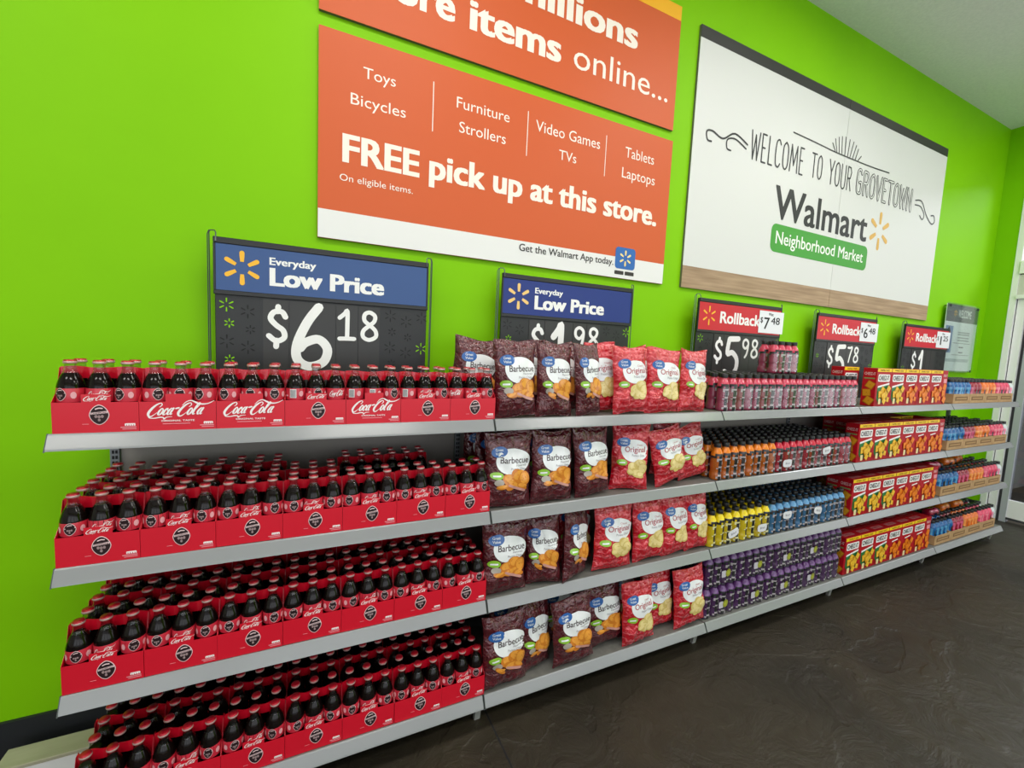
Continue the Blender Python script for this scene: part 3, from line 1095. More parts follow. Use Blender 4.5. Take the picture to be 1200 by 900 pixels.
# level, flavour, x centre, y centre, roll deg, yaw deg, scale x
bags = [
    (0, 'b', 1.318, 0.034, -2, 0, 0.92, 'front row'), (0, 'b', 1.492, 0.032, -1, 0, 0.84, 'front row'), (0, 'b', 1.650, 0.028, -5, 10, 0.72, 'front row'),
    (0, 'r', 1.758, 0.094, -7, -8, 0.93, 'front row'), (0, 'r', 1.885, 0.036, -3, 2, 1.0, 'front row'), (0, 'r', 2.082, 0.038, 1, 0, 1.05, 'front row'), (0, 'r', 2.272, 0.036, 2, 3, 0.92, 'front row'),
    (0, 'b', 1.21, 0.175, 3, 0, 0.95, 'second row'), (0, 'b', 1.415, 0.16, -3, 0, 1.0, 'second row'), (0, 'b', 1.62, 0.20, 3, 0, 1.0, 'second row'), (0, 'r', 1.84, 0.20, 3, 0, 1.0, 'second row'), (0, 'r', 2.05, 0.165, -2, 6, 1.0, 'second row'), (0, 'b', 1.235, 0.30, 5, 0, 0.9, 'rear row'),
    (1, 'b', 1.302, 0.030, 1, -2, 1.02, 'front row'), (1, 'b', 1.502, 0.028, 0, 2, 1.0, 'front row'), (1, 'b', 1.700, 0.032, -4, 4, 0.95, 'front row'), (1, 'r', 1.925, 0.048, 1, -16, 0.93, 'front row'), (1, 'r', 2.135, 0.030, -14, 0, 1.02, 'front row'), (1, 'r', 2.325, 0.070, -12, 0, 0.98, 'front row'),
    (1, 'b', 1.30, 0.160, 3, 10, 1.0, 'second row'), (1, 'b', 1.53, 0.15, -2, 0, 1.0, 'second row'), (1, 'r', 1.775, 0.135, -2, 0, 0.95, 'second row'), (1, 'r', 2.04, 0.16, 5, 0, 1.0, 'second row'), (1, 'r', 2.28, 0.18, 3, 0, 1.0, 'second row'), (1, 'b', 1.29, 0.27, 3, 0, 0.95, 'rear row'),
    (2, 'b', 1.305, 0.030, 2, 0, 1.02, 'front row'), (2, 'b', 1.478, 0.032, -3, -14, 0.80, 'front row'), (2, 'b', 1.645, 0.026, 2, 22, 0.86, 'front row'), (2, 'r', 1.845, 0.030, 1, 0, 1.08, 'front row'), (2, 'r', 2.056, 0.034, -3, 0, 0.97, 'front row'), (2, 'r', 2.225, 0.036, -3, 0, 0.88, 'front row'), (2, 'r', 2.370, 0.036, -4, 0, 0.80, 'front row'),
    (2, 'b', 1.47, 0.17, 0, 10, 1.0, 'second row'), (2, 'r', 1.71, 0.15, -2, 0, 1.0, 'second row'), (2, 'r', 1.97, 0.17, 0, 0, 1.0, 'second row'), (2, 'r', 2.19, 0.17, 0, 0, 1.0, 'second row'),
    (3, 'b', 1.318, 0.026, 0, 3, 1.02, 'front row'), (3, 'b', 1.474, 0.062, -2, 12, 0.85, 'front row'), (3, 'b', 1.640, 0.020, -4, 0, 1.04, 'front row'), (3, 'b', 1.838, 0.064, -5, 0, 1.06, 'front row'), (3, 'r', 2.005, 0.018, -3, 0, 0.96, 'front row'), (3, 'r', 2.172, 0.068, -6, 0, 1.00, 'front row'), (3, 'r', 2.338, 0.020, -5, 0, 1.06, 'front row'),
    (3, 'b', 1.40, 0.17, 0, 0, 1.0, 'second row'), (3, 'b', 1.66, 0.17, 0, 0, 1.0, 'second row'), (3, 'r', 2.03, 0.17, 0, 0, 1.0, 'second row'), (3, 'r', 2.25, 0.17, 0, 0, 1.0, 'second row'),
]
cnt = {}
for n, (l, k, x, y, roll, yaw, sx, row) in enumerate(bags):
    c = cnt.get((l, k, row), 0)
    cnt[(l, k, row)] = c + 1
    a = abs(radians(roll))
    lift = BW * sx / 2 * sin(a) * 0.9
    t = empty('crisp_bag', (x - sin(radians(roll)) * 0.15, y - (0.012 if l == 3 else 0), LEVZ[l] + 0.001 + lift),
              '%s, %s, %s, %s from left' % (NMB[k], LEVN[l], row, ORD[c]), 'crisp bag', 'crisp bags', (radians(-3), radians(roll), radians(yaw)))
    po, pr = BAGM[(k, n % 5 + 1)]
    for nm, me in (('pouch', po), ('printed_front', pr)):
        o = link(nm, me, t)
        o.scale = (sx, 1, 0.9 if abs(roll) > 8 else 1)

# ------------------------------------------------------------------ sports drink packs (bay 3)
PR = 0.0296
pd_prof = [(0.024, 0.0), (0.0275, 0.003), (0.0292, 0.010), (0.0292, 0.03), (0.0268, 0.036), (0.0268, 0.058), (0.0288, 0.064), (0.0288, 0.104), (0.0292, 0.112), (0.0290, 0.124), (0.0272, 0.136), (0.0225, 0.148), (0.0175, 0.157), (0.0150, 0.163), (0.0150, 0.168)]
M_PCAP = mat('black_sports_cap', (26, 27, 29), 0.4)
M_PBLK = mat('black_label_film', (24, 22, 28), 0.3, 0, 0.3)
M_PWH = mat('white_label_print', (190, 182, 186), 0.35)


def sports_bottle(body, shoulder, capm, pale):
    mb = MB()

    # finer rings for the diagonal band
    prof = []
    for i in range(len(pd_prof) - 1):
        (r0, z0), (r1, z1) = pd_prof[i], pd_prof[i + 1]
        n = max(1, int((z1 - z0) / 0.007))
        for k in range(n):
            prof.append((r0 + (r1 - r0) * k / n, z0 + (z1 - z0) * k / n))
    prof.append(pd_prof[-1])

    def pick2(i, a):
        z = (prof[i][1] + prof[min(i + 1, len(prof) - 1)][1]) / 2
        zz = z + abs(a) / 180 * 0.03
        if z > 0.163:
            return shoulder
        if 0.124 < zz < 0.139 and z < 0.136:
            return M_PBLK
        if zz >= 0.137:
            return shoulder
        if -40 < a < -18 and z < 0.12:
            return pale if int(z / 0.011) % 4 == 1 else body
        if -18 <= a < 12 and z < 0.12:
            return pale if int(z / 0.009) % 5 == 2 else M_PBLK
        if 12 <= a < 40 and z < 0.12:
            return body if int(z / 0.02) % 2 else pale
        if a < -120 and z > 0.03:
            return M_PBLK
        return body
    mb.lathe(prof, 18, pick2)
    bm = mb.mesh('bottle', True, 1.2)
    return bm


mb = MB(); mb.lathe([(0.0178, 0.1665), (0.0182, 0.168), (0.0178, 0.184), (0.0165, 0.187)], 14, M_PCAP)
PCAP = mb.mesh('cap', True, 0.9)
M_PURCAP = mat('dark_purple_cap', (48, 34, 60), 0.3)
mb = MB(); mb.lathe([(0.0160, 0.1665), (0.0164, 0.168), (0.0150, 0.1775), (0.0110, 0.181)], 14, M_PURCAP)
PCAP2 = mb.mesh('cap', True, 0.9)


def pm(n, c):
    return mat('drink_' + n, c, 0.22, 0, 0.5)


SB = {
    'pink': sports_bottle(pm('pink', (152, 62, 88)), pm('pink_shoulder', (206, 58, 88)), None, M_PWH),
    'orange': sports_bottle(pm('orange', (184, 94, 22)), pm('orange_shoulder', (232, 128, 20)), None, M_PWH),
    'red': sports_bottle(pm('red', (156, 26, 42)), pm('red_shoulder', (204, 30, 60)), None, M_PWH),
    'yellow': sports_bottle(pm('yellow', (208, 184, 14)), pm('yellow_shoulder', (240, 214, 10)), None, mat('label_yellow_pale', (240, 236, 180), 0.35)),
    'blue': sports_bottle(pm('blue', (54, 108, 148)), pm('blue_shoulder', (92, 150, 196)), None, M_PWH),
    'purple': sports_bottle(pm('purple', (74, 36, 86)), pm('purple_shoulder', (104, 60, 122)), None, M_PWH),
}
M_WRAP = mixglass('shrink_wrap', (0.95, 0.95, 0.96), 0.12, 0.5)


def wrap_mesh(h):
    # thin film band round a 4 x 2 pack
    mb = MB()
    r, W, D = 0.0302, 0.0605 * 3, 0.0605
    pts = []
    for cx, cy, a0 in ((W, D, 0), (0, D, 90), (0, 0, 180), (W, 0, 270)):
        for k in range(4):
            a = radians(a0 + 30 * k)
            pts.append((cx + r * cos(a), cy + r * sin(a)))
    n = len(pts)
    vs = [(p[0], p[1], z) for z in (0.012, h) for p in pts]
    mb.add(vs, [(i, (i + 1) % n, n + (i + 1) % n, n + i) for i in range(n)], M_WRAP)
    return mb.mesh('shrink_wrap', True)


WRAP = wrap_mesh(0.118)
M_TAGY = mat('tag_olive', (150, 150, 40), 0.3, 0, 0.3)


def sticker(kind, seed):
    rr = random.Random(seed)
    mb = MB()
    w, h = 0.078, 0.044
    c = [M_PWH, M_TAGY][kind]
    P = Print()
    if kind == 0:
        P.ell(0, 0, w / 2, h / 2, ink((226, 226, 230)), 0, 3, 20, power=0.6)
        P.text('8', -0.02, -0.006, 0.012, 0.008, ink((70, 70, 80)), 1)
        P.text('PACK', -0.008, -0.006, 0.010, 0.028, ink((90, 90, 110)), 1)
    else:
        P.rrect(-0.030, 0.0, -0.02, 0.02, 0.006, ink((196, 190, 200)), 0)
        P.ell(0.018, 0, 0.022, 0.022, M_TAGY, 1, 2, 18)
        P.ell(0.018, 0, 0.012, 0.012, ink((170, 176, 60)), 2, 1, 14)
    P.into(mb, lambda x, z, l: (x, -0.0008 - 0.0004 * l - 0.004 * cos(x / w * 3), z))
    return mb.mesh('sticker', True)


STK = [sticker(0, 1), sticker(1, 2)]


def drink_pack(x, y, z, color, label, stk=None, pur=False, capm=None):
    t = empty('drink_multipack', (x, y, z), label, 'multipack', 'sports drink multipacks')
    for j in range(2):
        for i in range(4):
            b = link('bottle', SB[color], t)
            b.location = (0.0302 + i * 0.0605, 0.0302 + j * 0.0605, 0)
            b.rotation_euler = (0, 0, RND.uniform(-.35, .35))
            link('cap', PCAP2 if pur else PCAP, b)
    if pur:
        t.scale = (1, 1, 0.925)
    w = link('shrink_wrap', WRAP, t)
    w.location = (0.0302, 0.0302, 0)
    if stk is not None:
        s = link('sticker', STK[stk[0]], t)
        s.location = (stk[1], -0.001, stk[2])
        s.rotation_euler = (0, radians(stk[3]), 0)


X3 = 2 * BAY
for r in range(3):
    for i in range(5):
        drink_pack(X3 + 0.012 + i * 0.2425, 0.006 + r * 0.128, LEVZ[0] + 0.0005, 'pink', 'pink sports drink multipack, top shelf, %s row, %s from left' % (ORD[r], ORD[i]))
drink_pack(X3 + 0.012 + 2.35 * 0.2425, 0.140, LEVZ[0] + 0.189, 'pink', 'pink sports drink multipack stacked on top of the others')
for r in range(3):
    for i in range(5):
        cl = 'orange' if i < 2 else 'red'
        st = None
        if r == 0 and i == 2:
            st = (0, 0.08, 0.05, 0)
        if r == 0 and i == 3:
            st = (0, 0.2, 0.10, -8)
        if r == 2 and i in (0,):
            continue
        drink_pack(X3 + 0.010 + i * 0.2425, 0.006 + r * 0.128, LEVZ[1] + 0.0005, cl, '%s sports drink multipack, second shelf, %s row, %s pack from left' % (cl, ORD[r], ORD[i]), st)
for r in range(3):
    for i in range(5):
        cl = 'yellow' if i < 2 else 'blue'
        st = None
        if r == 0:
            st = {0: (0, 0.17, 0.06, -18), 1: (0, 0.16, 0.055, 0), 2: (0, 0.13, 0.1, 0), 3: (0, 0.18, 0.09, 10)}.get(i)
        drink_pack(X3 + 0.010 + i * 0.2425, 0.006 + r * 0.128, LEVZ[2] + 0.0005, cl, '%s sports drink multipack, third shelf, %s row, %s pack from left' % (cl, ORD[r], ORD[i]), st)
for tier in range(2):
    for r in range(2):
        for i in range(5):
            st = None
            if r == 0 and i < 4:
                st = (1, 0.13 + 0.012 * i, 0.07, -4)
            drink_pack(X3 + 0.010 + i * 0.2425, 0.0 + r * 0.128, LEVZ[3] + 0.0005 + tier * 0.1700, 'purple', 'purple sports drink multipack, bottom shelf, %s tier, %s row, %s from left' % (['lower', 'upper'][tier], ORD[r], ORD[i]), st, True)

# ------------------------------------------------------------------ cracker boxes (bay 4)
KW, KD, KH = 0.1735, 0.076, 0.243
M_KRED = mat('cracker_box_red', (176, 12, 28), 0.5, 0, 0, 0.25)
K_Y = ink((250, 208, 20)); K_W = ink((244, 240, 238)); K_BK = ink((40, 26, 30)); K_G = ink((34, 120, 60)); K_O = ink((238, 130, 20)); K_OD = ink((206, 96, 14)); K_YC = ink((240, 190, 50)); K_YD = ink((206, 146, 30)); K_P = ink((236, 214, 160))
mb = MB(); mb.bbox(0, KW, 0, KD, 0, KH, M_KRED, 0.0012)
KBOX = mb.mesh('box_body')


def cracker(P, cx, cz, s, rot, c1, c2, layer):
    pts = []
    for k in range(4):
        a = rot + pi / 2 * k
        pts.append((cx + cos(a) * s, cz + sin(a) * s))
    P.poly(pts, c2, layer)
    P.poly([(cx + (p[0] - cx) * .84, cz + (p[1] - cz) * .84) for p in pts], c1, layer + 1)
    P.ell(cx, cz, s * .1, s * .1, c2, layer + 2, 1, 8)


def box_front(kind):
    P = Print()
    y, yd = (K_YC, K_YD) if kind == 0 else (K_O, K_OD)
    P.rect(0.003, KW - 0.003, KH - 0.022, KH - 0.001, K_Y)
    P.text('FAMILY SIZE', 0.035, KH - 0.0165, 0.0095, 0.105, ink((120, 60, 10)), 1, 0.02)
    P.rrect(0.016, 0.156, 0.158, 0.205, 0.009, K_W)
    P.text('CHEEZ-IT', 0.024, 0.168, 0.028, 0.122, K_BK, 1, 0.03)
    if kind == 0:
        P.poly([(0.02, 0.05), (0.05, 0.02), (0.14, 0.03), (0.156, 0.10), (0.154, 0.142), (0.02, 0.118)], K_G)
        P.poly([(0.02, 0.118), (0.155, 0.140), (0.155, 0.152), (0.02, 0.130)], K_W, 1)
    else:
        P.poly([(0.055, 0.130), (0.13, 0.138), (0.13, 0.146), (0.055, 0.138)], K_W, 1)
    for k, (x, z, s, r) in enumerate([(0.085, 0.10, .034, .3), (0.055, 0.078, .032, .9), (0.118, 0.084, .034, .5), (0.088, 0.066, .034, 1.1), (0.136, 0.112, .028, .2), (0.132, 0.045, .022, .6), (0.085, 0.036, .026, .2)]):
        cracker(P, x, z, s, r, y, yd, 2 + 3 * k)
    P.rrect(0.014, 0.040, 0.016, 0.052, 0.004, K_P, 24)
    return P.mesh('box_front', flat(0.0))


def box_side():
    # mapped on the left side, x runs away from the front
    P = Print()
    P.text('CHEEZ-IT', 0.008, KH - 0.045, 0.017, 0.060, ink((226, 190, 190)), 0, 0.02)
    P.rect(0.008, 0.066, KH - 0.070, KH - 0.062, ink((120, 150, 90)), 0)
    for k, (x, z, s, r) in enumerate([(0.045, 0.135, .032, .3), (0.030, 0.085, .032, .9), (0.045, 0.035, .034, .25)]):
        cracker(P, x, z, s, r, K_YD, ink((170, 110, 20)), 1 + 3 * k)
    # seen from -x, left of the print is the rear of the box
    return P.mesh('box_side', lambda x, z, l: (-0.0005 * (l + 1) * 0.6, KD - x, z))


def box_top():
    P = Print()
    P.rrect(0.03, 0.145, 0.022, 0.05, 0.004, ink((196, 120, 124)), 0)
    P.text('CHEEZ-IT', 0.04, 0.029, 0.015, 0.095, M_KRED, 1, 0.01)
    return P.mesh('box_top', lambda x, z, l: (x, z, KH + 0.0006 * (l + 1)))


KF = [box_front(0), box_front(1)]
KS, KT = box_side(), box_top()


def cracker_box(x, y, z, kind, label, rz=0):
    t = empty('cracker_box', (x, y, z), label, 'cracker box', 'cracker boxes', (0, 0, rz))
    link('box_body', KBOX, t)
    link('box_front', KF[kind], t)
    link('box_side', KS, t)
    link('box_top', KT, t)


X4 = 3 * BAY
for l in range(4):
    n0, xs = (5, X4 + 0.172) if l == 0 else (6, X4 + 0.045)
    nr = [2, 4, 4, 5][l]
    for r in range(nr):
        for i in range(n0 if r == 0 else 6):
            x = xs + i * (KW + 0.0008) if r == 0 else X4 + 0.045 + i * (KW + 0.0008)
            if (l == 1 and r > 0 and i == 0) or (l == 2 and r > 1 and i == 0):
                continue
            if l == 0 and r == 1 and i > 0:
                continue
            if r == 1 and l == 1 and i > 3:
                continue
            kind = 0 if (i < (2 if l == 0 else 3)) else 1
            hz = 0.0 if r == 0 or l == 0 else RND.choice((0, 0, 0.0))
            cracker_box(x, 0.004 + r * (KD + 0.001) + (0.045 if (l == 0 and r == 1) else 0), LEVZ[l] + 0.0005, kind,
                        'red cracker box, %s, %s, %s row, %s from left' % ('green picture' if kind == 0 else 'orange crackers', LEVN[l], ORD[r], ORD[i]))
    # the last box stands edge-on: its side faces the aisle
    xe = xs + n0 * (KW + 0.0008) + 0.001
    t = empty('cracker_box', (xe, 0.004 + KW, LEVZ[l] + 0.0005), 'red cracker box turned edge-on at the right end of the %s' % LEVN[l], 'cracker box', 'cracker boxes', (0, 0, -pi / 2))
    link('box_body', KBOX, t)
    P = Print()
    P.text('CHEEZ-IT', 0.008, KH - 0.045, 0.017, 0.060, ink((236, 200, 200)), 0, 0.02)
    P.rrect(0.02, 0.066, KH - 0.09, KH - 0.06, 0.003, ink((230, 150, 160)), 0)
    for k, (x, z, s, rr_) in enumerate([(0.045, 0.125, .034, .3), (0.032, 0.08, .034, .9), (0.045, 0.035, .034, .25)]):
        cracker(P, x, z, s, rr_, K_O, K_OD, 1 + 3 * k)
    # after the turn the +x end face looks to the aisle
    me = P.mesh('box_side', lambda x, z, l_: (KW + 0.0005 * (l_ + 1), x, z))
    link('box_side', me, t)

# ------------------------------------------------------------------ drink trays (bay 5)
X5 = 4 * BAY


def tray_mesh(w, d, h):
    mb = MB()
    mb.box(0, w, 0, d, 0, 0.003, M_CARDIN)
    mb.box(0, w, 0, 0.003, 0.003, h, M_CARD)
    mb.box(0, w, d - 0.003, d, 0.003, h, M_CARD)
    mb.box(0, 0.003, 0.003, d - 0.003, 0.003, h, M_CARD)
    mb.box(w - 0.003, w, 0.003, d - 0.003, 0.003, h, M_CARD)
    return mb.mesh('tray_body')


TRW = 0.268
TRAY = tray_mesh(TRW, 0.385, 0.072)
P = Print()
P.rect(0.03, TRW - 0.03, 0.022, 0.052, ink((132, 100, 66), 0.8))
P.rect(0.05, TRW - 0.05, 0.032, 0.042, ink((176, 140, 98), 0.8), 1)
TRP = P.mesh('tray_print', flat(0.0))
db_prof = [(0.028, 0), (0.032, 0.004), (0.0335, 0.014), (0.0335, 0.06), (0.031, 0.07), (0.031, 0.088), (0.0335, 0.098), (0.0335, 0.118), (0.031, 0.132), (0.024, 0.146), (0.018, 0.154), (0.0155, 0.158)]


db_prof = [(r * 0.925, z) for r, z in db_prof]


def tray_bottle(body, lab):
    def pick(i, a):
        z = (db_prof[i][1] + db_prof[i + 1][1]) / 2
        if 0.098 < z < 0.12 and -110 < a < -30:
            return lab
        if 0.02 < z < 0.098 and (-60 < a < -15):
            return lab
        if 0.06 < z < 0.1 and (a > 0 or a < -110):
            return M_PBLK
        return body
    mb = MB()
    mb.lathe(db_prof, 14, pick)
    return mb.mesh('bottle', True, 1.2)


mb = MB(); mb.lathe([(0.0185, 0.156), (0.019, 0.158), (0.0185, 0.174), (0.017, 0.177)], 12, M_PCAP)
TCAP = mb.mesh('cap', True, 0.9)
TB = {
    'blue': tray_bottle(pm('tray_blue', (18, 92, 156)), pm('tray_blue_lab', (84, 156, 204))),
    'crimson': tray_bottle(pm('tray_crimson', (150, 14, 48)), pm('tray_crimson_lab', (216, 96, 130))),
    'orange': tray_bottle(pm('tray_orange', (226, 110, 30)), pm('tray_orange_lab', (246, 158, 84))),
    'pink': tray_bottle(pm('tray_pink', (222, 70, 104)), pm('tray_pink_lab', (244, 130, 150))),
    'clear': tray_bottle(pm('tray_clear', (206, 216, 216)), pm('tray_clear_lab', (240, 150, 180))),
}
seq = ['blue'] * 5 + ['crimson'] * 3 + ['orange'] * 4 + ['pink'] * 4
for l in range(4):
    for i in range(4):
        t = empty('cardboard_tray', (X5 + 0.045 + i * (TRW + 0.004), 0.008 - (0.006 if l == 3 else 0), LEVZ[l] + 0.0005), 'brown cardboard tray holding drinks on the %s, %s from left' % (LEVN[l], ORD[i]), 'tray', 'cardboard drink trays')
        link('tray_body', TRAY, t)
        link('tray_print', TRP, t)
    for r in range(5):
        for i in range(16):
            c = seq[i]
            x = X5 + 0.045 + (i // 4) * (TRW + 0.004) + 0.040 + (i % 4) * 0.0675 * 0.93
            b = link('drink_bottle', TB[c])
            b.location = (x, 0.052 + r * 0.0705 - (0.006 if l == 3 else 0), LEVZ[l] + 0.004)
            b.rotation_euler = (0, 0, RND.uniform(-.6, .6))
            tag(b, '%s drink bottle in tray, %s, %s row, %s from left' % (c, LEVN[l], ORD[r], ORD[i]), 'bottle', '%s drink bottles in trays on the %s' % (c, LEVN[l]))
            link('cap', TCAP, b)
    for r in range(3):
        b = link('drink_bottle', TB['clear'])
        b.location = (X5 + 1.165, 0.05 + r * 0.08, LEVZ[l] + 0.0015)
        tag(b, 'clear pale drink bottle at the right end of the %s, %s from front' % (LEVN[l], ORD[r]), 'bottle', 'clear bottles at the right end')
        link('cap', TCAP, b)
# bottles lying on top of the others
for (x, y, l, c, yaw) in ((X5 + 0.10, 0.11, 2, 'crimson', 80), (X5 + 0.42, 0.13, 2, 'orange', 84), (X5 + 0.66, 0.14, 2, 'orange', 95), (X5 + 0.20, 0.10, 3, 'crimson', 88), (X5 + 0.46, 0.12, 3, 'orange', 92), (X5 + 0.70, 0.13, 3, 'orange', 86)):
    b = link('drink_bottle', TB[c])
    b.location = (x - 0.08, y, LEVZ[l] + 0.18 + 0.035)
    b.rotation_euler = (0, radians(90), radians(yaw - 90))
    tag(b, '%s drink bottle lying on top of the standing bottles, %s, %s' % (c, LEVN[l], 'left' if x < X5 + 0.3 else ('middle' if x < X5 + 0.6 else 'right')), 'bottle', 'bottles lying on top')
    link('cap', TCAP, b)

# ------------------------------------------------------------------ price signs
BLU = {0: mat('sign_blue_faded', (52, 84, 140), 0.45), 1: mat('sign_blue', (22, 48, 128), 0.45)}
M_SRED = mat('sign_red', (206, 26, 44), 0.45)
YEL = ink((250, 190, 60)); YELP = ink((246, 206, 130)); SW = ink((246, 246, 244)); SBK = ink((30, 30, 32))
M_TILE = mat('digit_tile', (48, 47, 46), 0.4)
M_HOLE = mat('burst_cutout_dark', (18, 18, 18), 0.7)


def price_sign(x0, kind, was, dollars, cents, label, sw=0.768):
    t = empty('price_sign', (x0, 0.418, 1.232), label, 'price sign', 'price signs on the top shelf')
    W = sw
    mb = MB()
    mb.bbox(0, W, 0, 0.010, 0.0, 0.428, M_BLACKP, 0.002)
    mb.build('board', t)
    mb = MB()
    mb.bbox(-0.003, W + 0.003, -0.008, 0.0, 0.600, 0.622, M_BLACKP, 0.002)
    mb.bbox(-0.003, W + 0.003, -0.008, 0.0, 0.420, 0.436, M_BLACKP, 0.002)
    mb.bbox(-0.003, 0.004, -0.007, 0.0, 0.436, 0.600, M_BLACKP, 0.001)
    mb.bbox(W - 0.004, W + 0.003, -0.007, 0.0, 0.436, 0.600, M_BLACKP, 0.001)
    mb.box(0.0, W, 0.0005, 0.009, 0.4285, 0.62, M_BLACKP)
    mb.build('header_frame', t)
    mb = MB()
    mb.box(0.0045, W - 0.0045, -0.005, 0.0, 0.4365, 0.5995, BLU[kind] if kind < 2 else M_SRED)
    mb.build('header_panel', t)
    P = Print()
    f = flat(-0.005)
    if kind < 2:
        P.burst(0.085, 0.520, 0.062, YELP if kind else YEL, 0)
        P.build('sun_emblem', f, t)
        P = Print()
        P.text('Everyday', 0.172, 0.543, 0.026, 0.158, SW, 0, 0.03)
        P.text('Low Price', 0.172, 0.468, 0.062, 0.415, SW, 0, 0.045)
    else:
        P.burst(0.09, 0.522, 0.058, YEL, 0, w=0.011)
        P.build('sun_emblem', f, t)
        P = Print()
        P.text('Rollback', 0.185, 0.485, 0.068, 0.375, SW, 0, 0.03)
    P.build('header_lettering', f, t)
    # digit tiles
    z1, z2 = 0.0, 0.416
    tiles = [(0.150, 0.236), (0.238, 0.402), (0.404, 0.486), (0.488, 0.572)]
    for a, b in tiles:
        mb = MB(); mb.box(a, b, -0.0025, 0.0, 0.004, z2, M_TILE); mb.build('digit_tile', t)
    P = Print()
    top = 0.403
    digit(P, '$', 0.160, top - 0.150, 0.135, 0.075, SW, 0, 0.195)
    digit(P, dollars, 0.245 if dollars != '1' else 0.28, top - 0.236, 0.232, 0.145 if dollars != '1' else 0.1, SW, 0, 0.195)
    for k, ch in enumerate(cents):
        digit(P, ch, 0.410 + k * 0.088, top - 0.122, 0.112, 0.068, SW, 0, 0.195)
    if kind == 1:
        P.ell(0.392, 0.29, 0.01, 0.012, SW, 0, 1, 12)
    P.build('price_digits', flat(-0.0026), t)
    # star cut-outs on both sides
    P = Print()
    rr = random.Random(int(x0 * 100))
    green = M_WALL
    for sx0, cols in ((0.0, 2), (0.58, 2 + (kind != 9))):
        for c in range(cols):
            for r in range(6):
                cx = sx0 + 0.035 + c * 0.066 + (0.008 if r % 2 else 0)
                cz = 0.385 - r * 0.066 - (0.02 if c % 2 else 0)
                if cx < W - 0.02 and cz > 0.03:
                    edge = (sx0 == 0 and c == 0) or (sx0 > 0 and c == cols - 1)
                    P.burst(cx, cz, 0.025 if r % 2 == 0 else 0.017, green if edge and rr.random() < .3 else M_HOLE, 0, w=0.0045)
    P.build('star_cutouts', flat(0.0), t)
    mb = MB()
    for s in (-1, 1):
        x = -0.016 if s < 0 else W + 0.016
        mb = MB()
        mb.tube([(x, 0.006, 0.004), (x, 0.006, 0.635), (x - s * 0.004, 0.004, 0.643), (x - s * 0.018, 0.0, 0.643), (x - s * 0.022, -0.004, 0.635), (x - s * 0.022, -0.010, 0.612), (x - s * 0.022, -0.012, 0.604)], 0.0022, M_WIRE)
        mb.build('wire_holder', t, True)
        mb = MB()
        mb.tube([(x + s * 0.006, 0.012, 0.004), (x + s * 0.006, 0.012, 0.63), (x, 0.006, 0.643)], 0.0018, M_WIRE)
        mb.build('wire_holder', t, True)
    if was:
        mb = MB(); mb.box(W - 0.225, W + 0.022, -0.0085, -0.0078, 0.445, 0.588, ink((238, 240, 244)))
        c = mb.build('was_card', t)
        P = Print()
        P.text('Was:', W - 0.135, 0.560, 0.018, 0.05, SBK, 0, 0.02)
        P.text('$', W - 0.212, 0.512, 0.034, 0.024, SBK, 0, 0.01)
        P.text(was[0], W - (0.176 if was[0] != '1' else 0.158), 0.472, 0.074, 0.056 if was[0] != '1' else 0.022, SBK, 0, 0.01)
        P.text(was[1:], W - 0.106, 0.506, 0.045, 0.090, SBK, 0, 0.01)
        P.build('card_digits', flat(-0.0086), c)


price_sign(0.290, 0, None, '6', '18', 'large black price sign with faded blue header, $6.18, above the cola cartons')
price_sign(1.412, 1, None, '1', '98', 'black price sign with dark blue header, $1.98, behind the crisp bags')
price_sign(2.690, 2, '748', '5', '98', 'black price sign with red header, $5.98, above the pink drinks')
price_sign(3.870, 2, '648', '5', '78', 'black price sign with red header, $5.78, at the left of the cracker boxes')
price_sign(5.090, 2, '125', '1', '', 'farthest black price sign with red header, $1, beside the acrylic notice')

# ------------------------------------------------------------------ acrylic notice
t = empty('notice_holder', (5.90, 0.455, 1.475), 'clear acrylic notice holder with grey heading mounted right of the last price sign', 'notice')
mb = MB(); mb.box(0, 0.655, 0.008, 0.014, 0, 0.62, ink((222, 230, 226))); mb.build('notice_sheet', t)
P = Print()
P.rect(0.0, 0.655, 0.46, 0.62, ink((88, 94, 94)))
P.text('WELCOME', 0.235, 0.505, 0.07, 0.27, ink((226, 228, 226)), 1, 0.02)
P.burst(0.175, 0.54, 0.032, YEL, 1)
P.rect(0.02, 0.17, 0.17, 0.42, ink((120, 144, 176)), 0)
P.ell(0.10, 0.34, 0.03, 0.045, ink((150, 100, 80)), 1)
P.ell(0.10, 0.24, 0.05, 0.07, ink((90, 110, 150)), 2)
for z in (0.36, 0.34, 0.31, 0.285):
    P.rect(0.28, 0.52, z, z + 0.012, ink((150, 158, 156)), 0)
P.rect(0.2, 0.55, 0.262, 0.266, ink((70, 70, 70)), 0)
P.rect(0.2, 0.55, 0.150, 0.154, ink((70, 70, 70)), 0)
P.rect(0.05, 0.56, 0.085, 0.115, ink((176, 188, 186)), 0)
for z in (0.22, 0.17):
    P.rect(0.33, 0.42, z, z + 0.012, ink((90, 90, 90)), 0)
P.build('notice_print', flat(0.008), t)
mb = MB(); mb.box(-0.012, 0.667, 0.001, 0.005, -0.012, 0.632, M_ACRYL); mb.build('acrylic_cover', t)
mb = MB()
for x in (0.04, 0.615):
    for z in (0.0, 0.602):
        mb.lathe([(0.012, 0), (0.012, 0.004)], 10, M_BLACKP, cx=0, cy=0)
        n = len(mb.v) - 20
        for i in range(20):
            px, py, pz = mb.v[n + i]
            mb.v[n + i] = (x + px, 0.0 - pz, z + py)
        mb.box(x - 0.004, x + 0.004, 0.014, 0.044, z - 0.004, z + 0.004, M_BLACKP)
mb.build('standoff', t)

